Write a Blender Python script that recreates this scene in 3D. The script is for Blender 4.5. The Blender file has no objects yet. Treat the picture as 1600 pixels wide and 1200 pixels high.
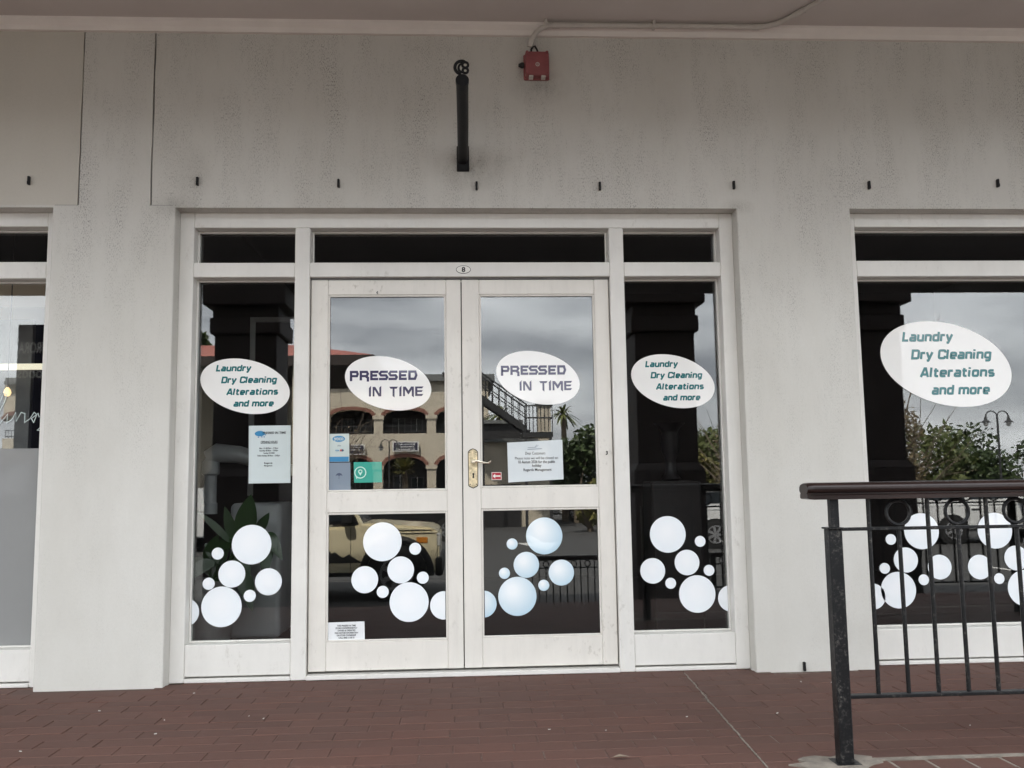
import bpy, bmesh, math, random
from mathutils import Vector, Matrix
random.seed(7)
R = math.radians
scene = bpy.context.scene
COL = scene.collection

# ------------------------------------------------------------------ camera
cam_d = bpy.data.cameras.new('camera'); cam = bpy.data.objects.new('camera', cam_d); COL.objects.link(cam)
cam_d.sensor_fit = 'HORIZONTAL'; cam_d.sensor_width = 36.0; cam_d.lens = 36.0 * 1432.0 / 1600.0
cam_d.clip_start = 0.05; cam_d.clip_end = 2000
def cam_axes(p, y, r):
    f = Vector((math.sin(y)*math.cos(p), math.cos(y)*math.cos(p), math.sin(p)))
    rt = Vector((math.cos(y), -math.sin(y), 0)); up = rt.cross(f)
    return rt*math.cos(r) - up*math.sin(r), up*math.cos(r) + rt*math.sin(r), f
a_, b_, c_ = cam_axes(R(6.345), R(3.131), R(0.846))
cam.matrix_world = Matrix(((a_.x, b_.x, -c_.x, 0.0), (a_.y, b_.y, -c_.y, -4.6), (a_.z, b_.z, -c_.z, 0.935), (0, 0, 0, 1)))
scene.camera = cam

# ------------------------------------------------------------------ sky, sun, exposure
SUN_EL, SUN_AZ = R(55), R(-24)          # the sun stands behind the shop, a little to the left
to_sun = Vector((math.sin(SUN_AZ)*math.cos(SUN_EL), math.cos(SUN_AZ)*math.cos(SUN_EL), math.sin(SUN_EL)))
world = bpy.data.worlds.new('World'); scene.world = world; world.use_nodes = True
wn, wl = world.node_tree.nodes, world.node_tree.links
wn.clear()
w_out = wn.new('ShaderNodeOutputWorld'); w_bg = wn.new('ShaderNodeBackground'); w_bg.inputs['Strength'].default_value = 0.15
sky = wn.new('ShaderNodeTexSky'); sky.sky_type = 'NISHITA'; sky.sun_disc = False
sky.sun_elevation = SUN_EL; sky.sun_rotation = SUN_AZ; sky.air_density = 1.0; sky.dust_density = 2.0
tc = wn.new('ShaderNodeTexCoord'); mp = wn.new('ShaderNodeMapping'); mp.inputs['Scale'].default_value = (1.6, 1.6, 6.5)
mp.inputs['Location'].default_value = (5.1, 2.2, 0.3)
nz = wn.new('ShaderNodeTexNoise'); nz.inputs['Scale'].default_value = 1.5; nz.inputs['Detail'].default_value = 7; nz.inputs['Roughness'].default_value = 0.52
rmp = wn.new('ShaderNodeValToRGB')
rmp.color_ramp.elements[0].position = 0.40; rmp.color_ramp.elements[0].color = (3.6, 3.75, 4.05, 1)
rmp.color_ramp.elements[1].position = 0.62; rmp.color_ramp.elements[1].color = (10.4, 10.7, 10.9, 1)
mixw = wn.new('ShaderNodeMix'); mixw.data_type = 'RGBA'; mixw.inputs['Factor'].default_value = 0.9
wl.new(tc.outputs['Generated'], mp.inputs['Vector']); wl.new(mp.outputs['Vector'], nz.inputs['Vector'])
wl.new(nz.outputs['Fac'], rmp.inputs['Fac'])
sep = wn.new('ShaderNodeSeparateXYZ'); wl.new(tc.outputs['Generated'], sep.inputs[0])
ov = wn.new('ShaderNodeMapRange'); ov.inputs['From Min'].default_value = 0.0; ov.inputs['From Max'].default_value = 1.0; ov.inputs['To Min'].default_value = 0.95; ov.inputs['To Max'].default_value = 1.15
wl.new(sep.outputs['Z'], ov.inputs['Value'])                     # an overcast sky is brighter overhead than at the horizon
ovm = wn.new('ShaderNodeMix'); ovm.data_type = 'RGBA'; ovm.blend_type = 'MULTIPLY'; ovm.inputs['Factor'].default_value = 1.0
wl.new(rmp.outputs['Color'], ovm.inputs['A']); wl.new(ov.outputs['Result'], ovm.inputs['B'])
wl.new(sky.outputs['Color'], mixw.inputs['A']); wl.new(ovm.outputs['Result'], mixw.inputs['B'])
wl.new(mixw.outputs['Result'], w_bg.inputs['Color']); wl.new(w_bg.outputs['Background'], w_out.inputs['Surface'])
sun_d = bpy.data.lights.new('sun', 'SUN'); sun_d.energy = 5.0; sun_d.angle = R(2.0); sun_d.color = (1.0, 0.94, 0.84)
sun = bpy.data.objects.new('sun', sun_d); COL.objects.link(sun)
sun.rotation_euler = to_sun.to_track_quat('Z', 'Y').to_euler()
scene.view_settings.view_transform = 'Standard'; scene.view_settings.look = 'None'
scene.view_settings.exposure = 1.95; scene.view_settings.gamma = 1.0; scene.view_settings.use_curve_mapping = False
scene.cycles.max_bounces = 10; scene.cycles.transparent_max_bounces = 16; scene.cycles.diffuse_bounces = 5

# ------------------------------------------------------------------ materials
def new_mat(name):
    m = bpy.data.materials.new(name); m.use_nodes = True
    nt = m.node_tree; nt.nodes.clear()
    o = nt.nodes.new('ShaderNodeOutputMaterial'); p = nt.nodes.new('ShaderNodeBsdfPrincipled')
    nt.links.new(p.outputs[0], o.inputs[0])
    return m, nt, p, o
def rgb(c): return (c[0], c[1], c[2], 1.0)
def nd(nt, t, **kw):
    n = nt.nodes.new(t)
    for k, v in kw.items():
        if k in n.inputs.keys(): n.inputs[k].default_value = v
        else: setattr(n, k, v)
    return n
def mapped(nt, scale=(1, 1, 1), src='Object'):
    t = nt.nodes.new('ShaderNodeTexCoord'); m = nt.nodes.new('ShaderNodeMapping'); m.inputs['Scale'].default_value = scale
    nt.links.new(t.outputs[src], m.inputs['Vector']); return m.outputs['Vector']
def noise(nt, vec, scale, detail=4, rough=0.55):
    n = nd(nt, 'ShaderNodeTexNoise', Scale=scale, Detail=detail, Roughness=rough); nt.links.new(vec, n.inputs['Vector']); return n.outputs['Fac']
def ramp(nt, fac, p0, p1, c0=(0, 0, 0), c1=(1, 1, 1)):
    r = nt.nodes.new('ShaderNodeValToRGB'); e = r.color_ramp.elements
    e[0].position, e[0].color, e[1].position, e[1].color = p0, rgb(c0), p1, rgb(c1)
    nt.links.new(fac, r.inputs['Fac']); return r.outputs['Color']
def mix(nt, fac, a, b, mode='MIX'):
    m = nt.nodes.new('ShaderNodeMix'); m.data_type = 'RGBA'; m.blend_type = mode
    for k, v in (('Factor', fac), ('A', a), ('B', b)):
        if isinstance(v, (int, float)): m.inputs[k].default_value = v
        elif isinstance(v, tuple): m.inputs[k].default_value = rgb(v)
        else: nt.links.new(v, m.inputs[k])
    return m.outputs['Result']
def math_n(nt, op, a, b=None):
    m = nt.nodes.new('ShaderNodeMath'); m.operation = op
    for i, v in enumerate((a, b)):
        if v is None: continue
        if isinstance(v, (int, float)): m.inputs[i].default_value = v
        else: nt.links.new(v, m.inputs[i])
    return m.outputs[0]
def bump(nt, p, h, strength=0.3, dist=0.01):
    b = nd(nt, 'ShaderNodeBump', Strength=strength, Distance=dist); nt.links.new(h, b.inputs['Height']); nt.links.new(b.outputs[0], p.inputs['Normal'])
def simple(name, c, rough=0.5, metal=0.0, spec=0.5, var=0.12, scale=8, bmp=0.0, coat=0.0):
    m, nt, p, o = new_mat(name)
    v = mapped(nt); n = noise(nt, v, scale, 5, 0.6)
    lo = tuple(x*(1-var) for x in c); hi = tuple(min(1, x*(1+var)) for x in c)
    nt.links.new(ramp(nt, n, 0.3, 0.7, lo, hi), p.inputs['Base Color'])
    p.inputs['Roughness'].default_value = rough; p.inputs['Metallic'].default_value = metal; p.inputs['Specular IOR Level'].default_value = spec
    p.inputs['Coat Weight'].default_value = coat; p.inputs['Coat Roughness'].default_value = 0.03
    if bmp: bump(nt, p, noise(nt, v, scale*9, 4), bmp, 0.003)
    return m
def emit(name, c, s):
    m, nt, p, o = new_mat(name); p.inputs['Emission Color'].default_value = rgb(c); p.inputs['Emission Strength'].default_value = s
    p.inputs['Base Color'].default_value = rgb(c); return m
def glass_mat(name, refl=0.055, tint=(0.96, 0.97, 0.965), dirt=0.005):
    m, nt, p, o = new_mat(name); nt.nodes.remove(p)
    tr = nd(nt, 'ShaderNodeBsdfTransparent', Color=rgb(tint)); gl = nd(nt, 'ShaderNodeBsdfGlossy', Roughness=0.0, Color=rgb((1, 1, 1)))
    lw = nd(nt, 'ShaderNodeLayerWeight', Blend=0.5)
    f5 = math_n(nt, 'POWER', lw.outputs['Facing'], 5.0)
    fac = math_n(nt, 'ADD', math_n(nt, 'MULTIPLY', f5, 0.9), refl)
    v = mapped(nt)
    bp = nd(nt, 'ShaderNodeBump', Strength=0.04, Distance=0.002); nt.links.new(noise(nt, v, 2.6, 1, 0.4), bp.inputs['Height'])
    nt.links.new(bp.outputs[0], gl.inputs['Normal'])
    s1 = nt.nodes.new('ShaderNodeMixShader'); nt.links.new(fac, s1.inputs[0]); nt.links.new(tr.outputs[0], s1.inputs[1]); nt.links.new(gl.outputs[0], s1.inputs[2])
    df = nd(nt, 'ShaderNodeBsdfDiffuse', Color=rgb((0.6, 0.6, 0.58)))
    smear = math_n(nt, 'MULTIPLY', ramp(nt, noise(nt, mapped(nt, (1, 1, 0.35)), 5, 6, 0.7), 0.5, 0.85), dirt)
    s2 = nt.nodes.new('ShaderNodeMixShader'); nt.links.new(smear, s2.inputs[0]); nt.links.new(s1.outputs[0], s2.inputs[1]); nt.links.new(df.outputs[0], s2.inputs[2])
    nt.links.new(s2.outputs[0], o.inputs[0]); return m
def plaster(name, c1, c2, speck=1.0, stains=()):
    m, nt, p, o = new_mat(name)
    v = mapped(nt)
    base = mix(nt, ramp(nt, noise(nt, mapped(nt, (1, 1, 0.6)), 1.7, 5, 0.6), 0.3, 0.72), c1, c2)
    fine = noise(nt, v, 70, 5, 0.65); trow = noise(nt, mapped(nt, (75, 75, 9)), 1.0, 5, 0.6)
    pits = mix(nt, 0.5, ramp(nt, noise(nt, mapped(nt, (260, 260, 95)), 1.0, 2, 0.6), 0.54, 0.62), ramp(nt, noise(nt, mapped(nt, (130, 130, 45)), 1.0, 3, 0.6), 0.60, 0.66), 'SCREEN')
    area = ramp(nt, noise(nt, mapped(nt, (6.5, 6.5, 1.5)), 1.0, 6, 0.75), 0.45, 0.64)
    smudge = math_n(nt, 'MULTIPLY', ramp(nt, noise(nt, mapped(nt, (3, 3, 1.4)), 1.0, 6, 0.7), 0.52, 0.82), 0.14*speck)
    base = mix(nt, smudge, base, tuple(x*0.66 for x in c1))
    base = mix(nt, math_n(nt, 'MULTIPLY', ramp(nt, fine, 0.35, 0.75), 0.10), base, tuple(x*0.7 for x in c1))
    for sx, sz, rx, rz, k in stains:
        mp = nd(nt, 'ShaderNodeMapping'); mp.vector_type = 'POINT'; mp.inputs['Location'].default_value = (-sx/rx, 0, -sz/rz); mp.inputs['Scale'].default_value = (1/rx, 0, 1/rz)
        t_ = nt.nodes.new('ShaderNodeTexCoord'); nt.links.new(t_.outputs['Object'], mp.inputs['Vector'])
        ln = nd(nt, 'ShaderNodeVectorMath', operation='LENGTH'); nt.links.new(mp.outputs[0], ln.inputs[0])
        blot = math_n(nt, 'MULTIPLY', ramp(nt, ln.outputs['Value'], 0.1, 1.0, (1, 1, 1), (0, 0, 0)), ramp(nt, noise(nt, mapped(nt, (14, 14, 6)), 1.0, 6, 0.7), 0.3, 0.75))
        base = mix(nt, math_n(nt, 'MULTIPLY', blot, k), base, (0.14, 0.125, 0.105))
        area = math_n(nt, 'MAXIMUM', area, blot)
    sx_ = nt.nodes.new('ShaderNodeSeparateXYZ'); t2 = nt.nodes.new('ShaderNodeTexCoord'); nt.links.new(t2.outputs['Object'], sx_.inputs[0])
    hgt = nd(nt, 'ShaderNodeMapRange'); nt.links.new(sx_.outputs['Z'], hgt.inputs['Value'])          # the lower wall gets wiped, mould keeps to the upper part
    for k_, v_ in (('From Min', 0.6), ('From Max', 2.7), ('To Min', 0.12), ('To Max', 1.0)): hgt.inputs[k_].default_value = v_
    fm = math_n(nt, 'MULTIPLY', math_n(nt, 'MULTIPLY', math_n(nt, 'MULTIPLY', pits, area), hgt.outputs['Result']), 0.72*speck)
    base = mix(nt, fm, base, (0.045, 0.040, 0.033))
    nt.links.new(base, p.inputs['Base Color']); p.inputs['Roughness'].default_value = 0.82; p.inputs['Specular IOR Level'].default_value = 0.25
    h = math_n(nt, 'SUBTRACT', math_n(nt, 'ADD', math_n(nt, 'MULTIPLY', trow, 0.6), math_n(nt, 'MULTIPLY', fine, 0.5)), math_n(nt, 'MULTIPLY', math_n(nt, 'MULTIPLY', pits, area), 0.9))
    bump(nt, p, h, 0.26*max(speck, 0.4), 0.004)
    return m
def painted_wood(name, c, wear=1.0):
    m, nt, p, o = new_mat(name)
    grain = noise(nt, mapped(nt, (24, 24, 2.2)), 1.0, 5, 0.65); blot = noise(nt, mapped(nt, (3, 3, 2)), 1.6, 5, 0.65)
    base = mix(nt, ramp(nt, blot, 0.35, 0.75), c, tuple(x*0.9 for x in c))
    base = mix(nt, math_n(nt, 'MULTIPLY', ramp(nt, grain, 0.5, 0.8), 0.09*wear), base, tuple(x*0.62 for x in c))
    scuff = ramp(nt, noise(nt, mapped(nt, (26, 26, 15)), 1.0, 8, 0.75), 0.55, 0.69)
    base = mix(nt, math_n(nt, 'MULTIPLY', math_n(nt, 'MULTIPLY', scuff, ramp(nt, noise(nt, mapped(nt), 2.3, 3), 0.46, 0.66)), 0.34*wear), base, (0.36, 0.33, 0.28))
    nt.links.new(base, p.inputs['Base Color']); p.inputs['Roughness'].default_value = 0.42; p.inputs['Specular IOR Level'].default_value = 0.4
    bump(nt, p, grain, 0.08, 0.002)
    return m
def vinyl(name, c, c_edge=None, radius=1.0, off=(0.0, 0.0)):
    """printed film on glass; c_edge gives the radial print of the bubbles"""
    m, nt, p, o = new_mat(name)
    if c_edge:
        t = nt.nodes.new('ShaderNodeTexCoord'); mpn = nt.nodes.new('ShaderNodeMapping'); mpn.inputs['Location'].default_value = (off[0], 0, off[1])
        g = nd(nt, 'ShaderNodeVectorMath', operation='LENGTH'); nt.links.new(t.outputs['Object'], mpn.inputs['Vector']); nt.links.new(mpn.outputs[0], g.inputs[0])
        nt.links.new(ramp(nt, g.outputs['Value'], 0.15*radius, 1.25*radius, c, c_edge), p.inputs['Base Color'])
    else:
        nt.links.new(ramp(nt, noise(nt, mapped(nt), 9, 4), 0.3, 0.7, tuple(x*0.96 for x in c), c), p.inputs['Base Color'])
    p.inputs['Roughness'].default_value = 0.55; p.inputs['Specular IOR Level'].default_value = 0.2
    p.inputs['Coat Weight'].default_value = 0.75; p.inputs['Coat Roughness'].default_value = 0.0
    return m
def brick_mat():
    m, nt, p, o = new_mat('paver_brick')
    g = nt.nodes.new('ShaderNodeNewGeometry'); oi = nt.nodes.new('ShaderNodeObjectInfo')
    rnd = math_n(nt, 'FRACT', math_n(nt, 'ADD', g.outputs['Random Per Island'], oi.outputs['Random']))
    v = nt.nodes.new('ShaderNodeMapping'); nt.links.new(g.outputs['Position'], v.inputs['Vector']); v = v.outputs['Vector']
    base = ramp(nt, rnd, 0.0, 1.0, (0.098, 0.048, 0.037), (0.120, 0.056, 0.042))
    big = ramp(nt, noise(nt, v, 1.1, 4, 0.6), 0.35, 0.7)
    base = mix(nt, math_n(nt, 'MULTIPLY', big, 0.40), base, (0.100, 0.061, 0.048))
    base = mix(nt, math_n(nt, 'MULTIPLY', ramp(nt, noise(nt, v, 55, 6, 0.75), 0.42, 0.75), 0.35), base, (0.05, 0.034, 0.03))
    base = mix(nt, math_n(nt, 'MULTIPLY', ramp(nt, noise(nt, v, 120, 3, 0.6), 0.68, 0.80), 0.22), base, (0.20, 0.165, 0.14))
    nt.links.new(base, p.inputs['Base Color']); p.inputs['Roughness'].default_value = 0.72; p.inputs['Specular IOR Level'].default_value = 0.3
    bump(nt, p, noise(nt, v, 160, 5, 0.7), 0.25, 0.002); return m
def mortar_mat():
    m, nt, p, o = new_mat('paver_mortar')
    v = mapped(nt); sp = nt.nodes.new('ShaderNodeSeparateXYZ'); nt.links.new(v, sp.inputs[0])
    sand = math_n(nt, 'ADD', noise(nt, v, 3.4, 7, 0.8), math_n(nt, 'SUBTRACT', math_n(nt, 'MULTIPLY', sp.outputs['X'], 0.055), math_n(nt, 'MULTIPLY', sp.outputs['Y'], 0.05)))
    f = ramp(nt, sand, 0.58, 0.74)
    base = mix(nt, f, (0.092, 0.052, 0.041), (0.22, 0.185, 0.155))
    nt.links.new(base, p.inputs['Base Color']); p.inputs['Roughness'].default_value = 0.9; return m
def leaf_mat(name, c1, c2, rough=0.55):
    m, nt, p, o = new_mat(name)
    g = nt.nodes.new('ShaderNodeNewGeometry')
    nt.links.new(ramp(nt, g.outputs['Random Per Island'], 0.0, 1.0, c1, c2), p.inputs['Base Color'])
    p.inputs['Roughness'].default_value = rough; return m

M = {}
M['plaster'] = plaster('grey_white_plaster', (0.545, 0.530, 0.487), (0.622, 0.611, 0.573), 1.0, ((0.06, 2.58, .22, .14, .6), (0.42, 3.01, .18, .11, .55), (-1.36, 2.52, .10, .20, .3), (-1.45, 2.37, .14, .07, .6), (1.45, 2.37, .10, .05, .4)))
M['plaster_beige'] = plaster('beige_smooth_plaster', (0.525, 0.498, 0.44), (0.565, 0.54, 0.482), 0.12)
M['white_wood'] = painted_wood('white_painted_wood', (0.74, 0.725, 0.685), 1.3)
M['white_door'] = painted_wood('worn_white_door_paint', (0.745, 0.715, 0.66), 2.6)
M['ceiling'] = simple('painted_soffit', (0.60, 0.56, 0.53), 0.85, var=0.05, scale=2, bmp=0.05)
M['cornice'] = simple('cornice_paint', (0.80, 0.755, 0.71), 0.7, var=0.05, scale=5)
M['glass'] = glass_mat('window_glass')
M['frost'] = simple('frosted_film', (0.235, 0.238, 0.235), 0.6, var=0.05, scale=1.5, coat=0.18)
M['black_iron'] = simple('black_painted_iron', (0.008, 0.008, 0.009), 0.45, spec=0.22, var=0.3, scale=20, bmp=0.3)
M['black_worn'] = simple('chipped_black_iron', (0.008, 0.008, 0.009), 0.4, spec=0.25, var=0.3, scale=40, bmp=0.45)
def chipped():
    m, nt, p, o = new_mat('chipped_black_rail_paint'); v = mapped(nt)
    f = ramp(nt, noise(nt, v, 85, 6, 0.75), 0.52, 0.66)
    g = ramp(nt, noise(nt, v, 11, 4, 0.65), 0.42, 0.62)
    nt.links.new(mix(nt, math_n(nt, 'MULTIPLY', math_n(nt, 'MULTIPLY', f, g), 0.30), (0.0075, 0.008, 0.009), (0.30, 0.28, 0.25)), p.inputs['Base Color'])
    p.inputs['Roughness'].default_value = 0.38; p.inputs['Specular IOR Level'].default_value = 0.25; bump(nt, p, noise(nt, v, 60, 5), 0.3, 0.003); return m
M['rail_paint'] = chipped()
def handrail_wood():
    m, nt, p, o = new_mat('dark_varnished_handrail')
    gr = noise(nt, mapped(nt, (3, 60, 60)), 1.0, 6, 0.65)
    nt.links.new(ramp(nt, gr, 0.35, 0.72, (0.008, 0.004, 0.0035), (0.026, 0.012, 0.010)), p.inputs['Base Color'])
    p.inputs['Roughness'].default_value = 0.30; p.inputs['Specular IOR Level'].default_value = 0.35; bump(nt, p, gr, 0.15, 0.002); return m
M['handrail'] = handrail_wood()
M['red_plastic'] = simple('faded_red_plastic', (0.27, 0.075, 0.08), 0.5, var=0.18, scale=14)
M['grey_pvc'] = simple('grey_pvc', (0.53, 0.50, 0.46), 0.5, var=0.08, scale=12)
M['brass'] = simple('worn_brass', (0.64, 0.54, 0.36), 0.42, metal=0.75, var=0.4, scale=55, bmp=0.3)
M['pale_brass'] = simple('pale_polished_brass', (0.9, 0.84, 0.70), 0.22, metal=0.9, var=0.1, scale=40)
M['dark'] = simple('near_black', (0.008, 0.008, 0.008), 0.6, var=0.2)
M['vinyl_white'] = vinyl('white_vinyl', (0.88, 0.87, 0.845))
M['plate_white'] = vinyl('white_enamel', (0.85, 0.84, 0.79))
M['teal'] = vinyl('teal_ink', (0.012, 0.155, 0.165))
M['navy'] = vinyl('navy_ink', (0.055, 0.05, 0.115))
M['ink'] = vinyl('black_ink', (0.03, 0.03, 0.035))
M['paper'] = vinyl('laminated_paper', (0.60, 0.67, 0.67))
M['paper_white'] = vinyl('white_notice_paper', (0.80, 0.82, 0.83))
M['note_paper'] = vinyl('note_paper', (0.66, 0.71, 0.73))
M['card_pale'] = vinyl('pale_card', (0.50, 0.58, 0.56)); M['card_blue'] = vinyl('blue_print', (0.05, 0.24, 0.45))
M['card_grey'] = vinyl('blue_grey_card', (0.22, 0.27, 0.33)); M['card_ink'] = vinyl('slate_ink', (0.08, 0.10, 0.16))
M['card_green'] = vinyl('green_card', (0.05, 0.36, 0.28)); M['card_mint'] = vinyl('mint_ink', (0.55, 0.78, 0.68))
M['sign_red'] = vinyl('red_print', (0.42, 0.03, 0.05)); M['logo_red'] = vinyl('logo_red', (0.5, 0.08, 0.07))
M['bubble_white'] = vinyl('white_bubble_print', (0.84, 0.87, 0.90), (0.72, 0.80, 0.87), 0.1)
M['brick'] = brick_mat(); M['mortar'] = mortar_mat()
M['lower_paving'] = simple('lower_brick_paving', (0.11, 0.07, 0.06), 0.8, var=0.25, scale=6)
M['concrete'] = simple('rough_cement', (0.20, 0.175, 0.145), 0.92, var=0.3, scale=18, bmp=0.5)
M['pillar'] = simple('brown_pillar_paint', (0.026, 0.017, 0.016), 0.7, var=0.15, scale=4, bmp=0.1)
M['beam'] = simple('brown_beam_paint', (0.024, 0.017, 0.016), 0.75, var=0.12, scale=3)
M['asphalt'] = simple('asphalt', (0.050, 0.049, 0.048), 0.9, var=0.3, scale=30, bmp=0.3)
M['road_white'] = simple('road_marking_white', (0.62, 0.62, 0.60), 0.8, var=0.15)
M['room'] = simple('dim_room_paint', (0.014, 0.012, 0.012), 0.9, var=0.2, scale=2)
M['room_warm'] = simple('warm_bulkhead', (0.42, 0.33, 0.24), 0.8, var=0.06, scale=2)
M['appliance'] = simple('white_appliance', (0.28, 0.29, 0.295), 0.35, var=0.06, scale=5)
M['leaf'] = leaf_mat('house_plant_leaf', (0.009, 0.030, 0.007), (0.018, 0.05, 0.011), 0.35)
M['pot'] = simple('grey_planter', (0.17, 0.17, 0.165), 0.7, var=0.15, scale=9)
M['beige_wall'] = simple('beige_render', (0.56, 0.50, 0.40), 0.85, var=0.07, scale=2)
M['roof_red'] = simple('red_tile_roof', (0.33, 0.11, 0.085), 0.75, var=0.2, scale=4)
M['fascia'] = simple('dark_brown_fascia', (0.035, 0.025, 0.022), 0.6)
M['brick_trim'] = simple('red_brick_trim', (0.24, 0.11, 0.08), 0.85, var=0.2, scale=6)
M['gutter'] = simple('grey_gutter', (0.16, 0.165, 0.165), 0.5)
M['opening_shade'] = simple('shadowed_opening', (0.030, 0.029, 0.030), 0.4)  # shade of openings and rear wall put into a near-black colour
M['sign_navy'] = simple('navy_sign_board', (0.03, 0.03, 0.06), 0.5); M['white_paint'] = simple('white_sign_paint', (0.72, 0.72, 0.70), 0.6)
M['car_cream'] = simple('cream_car_paint', (0.76, 0.68, 0.47), 0.3, var=0.03, coat=0.6); M['car_white'] = simple('white_car_paint', (0.74, 0.75, 0.75), 0.3, var=0.02, coat=0.6)
M['car_black'] = simple('black_car_paint', (0.015, 0.015, 0.017), 0.25, var=0.02, coat=0.6); M['car_trim'] = simple('black_car_trim', (0.012, 0.012, 0.012), 0.6)
M['car_glass'] = simple('dark_car_glass', (0.02, 0.025, 0.03), 0.05, var=0.0); M['tyre'] = simple('tyre_rubber', (0.015, 0.015, 0.015), 0.85)
M['alloy'] = simple('alloy_rim', (0.55, 0.55, 0.56), 0.3, metal=0.8); M['lamp_clear'] = simple('clear_lamp_lens', (0.7, 0.7, 0.68), 0.15)
M['lamp_red'] = simple('red_lamp_lens', (0.35, 0.02, 0.02), 0.2); M['lamp_amber'] = simple('amber_lens', (0.6, 0.22, 0.03), 0.3)
M['steel_dark'] = simple('dark_painted_steel', (0.035, 0.036, 0.038), 0.5)
M['bark'] = simple('grey_bark', (0.17, 0.135, 0.10), 0.9, var=0.3, scale=10, bmp=0.4)
M['fol_dark'] = leaf_mat('dark_foliage', (0.022, 0.045, 0.014), (0.065, 0.095, 0.028)); M['fol_mid'] = leaf_mat('mid_foliage', (0.075, 0.105, 0.03), (0.15, 0.165, 0.055))
M['fol_yellow'] = leaf_mat('yellow_green_foliage', (0.11, 0.12, 0.03), (0.22, 0.19, 0.06)); M['fol_dry'] = leaf_mat('dry_twig_foliage', (0.14, 0.11, 0.07), (0.26, 0.20, 0.11))
M['bulb'] = emit('warm_bulb', (1.0, 0.66, 0.30), 0.35); M['strip_light'] = emit('strip_light', (1.0, 0.92, 0.70), 0.2)
M['globe'] = simple('white_lamp_globe', (0.8, 0.8, 0.78), 0.3)

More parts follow.
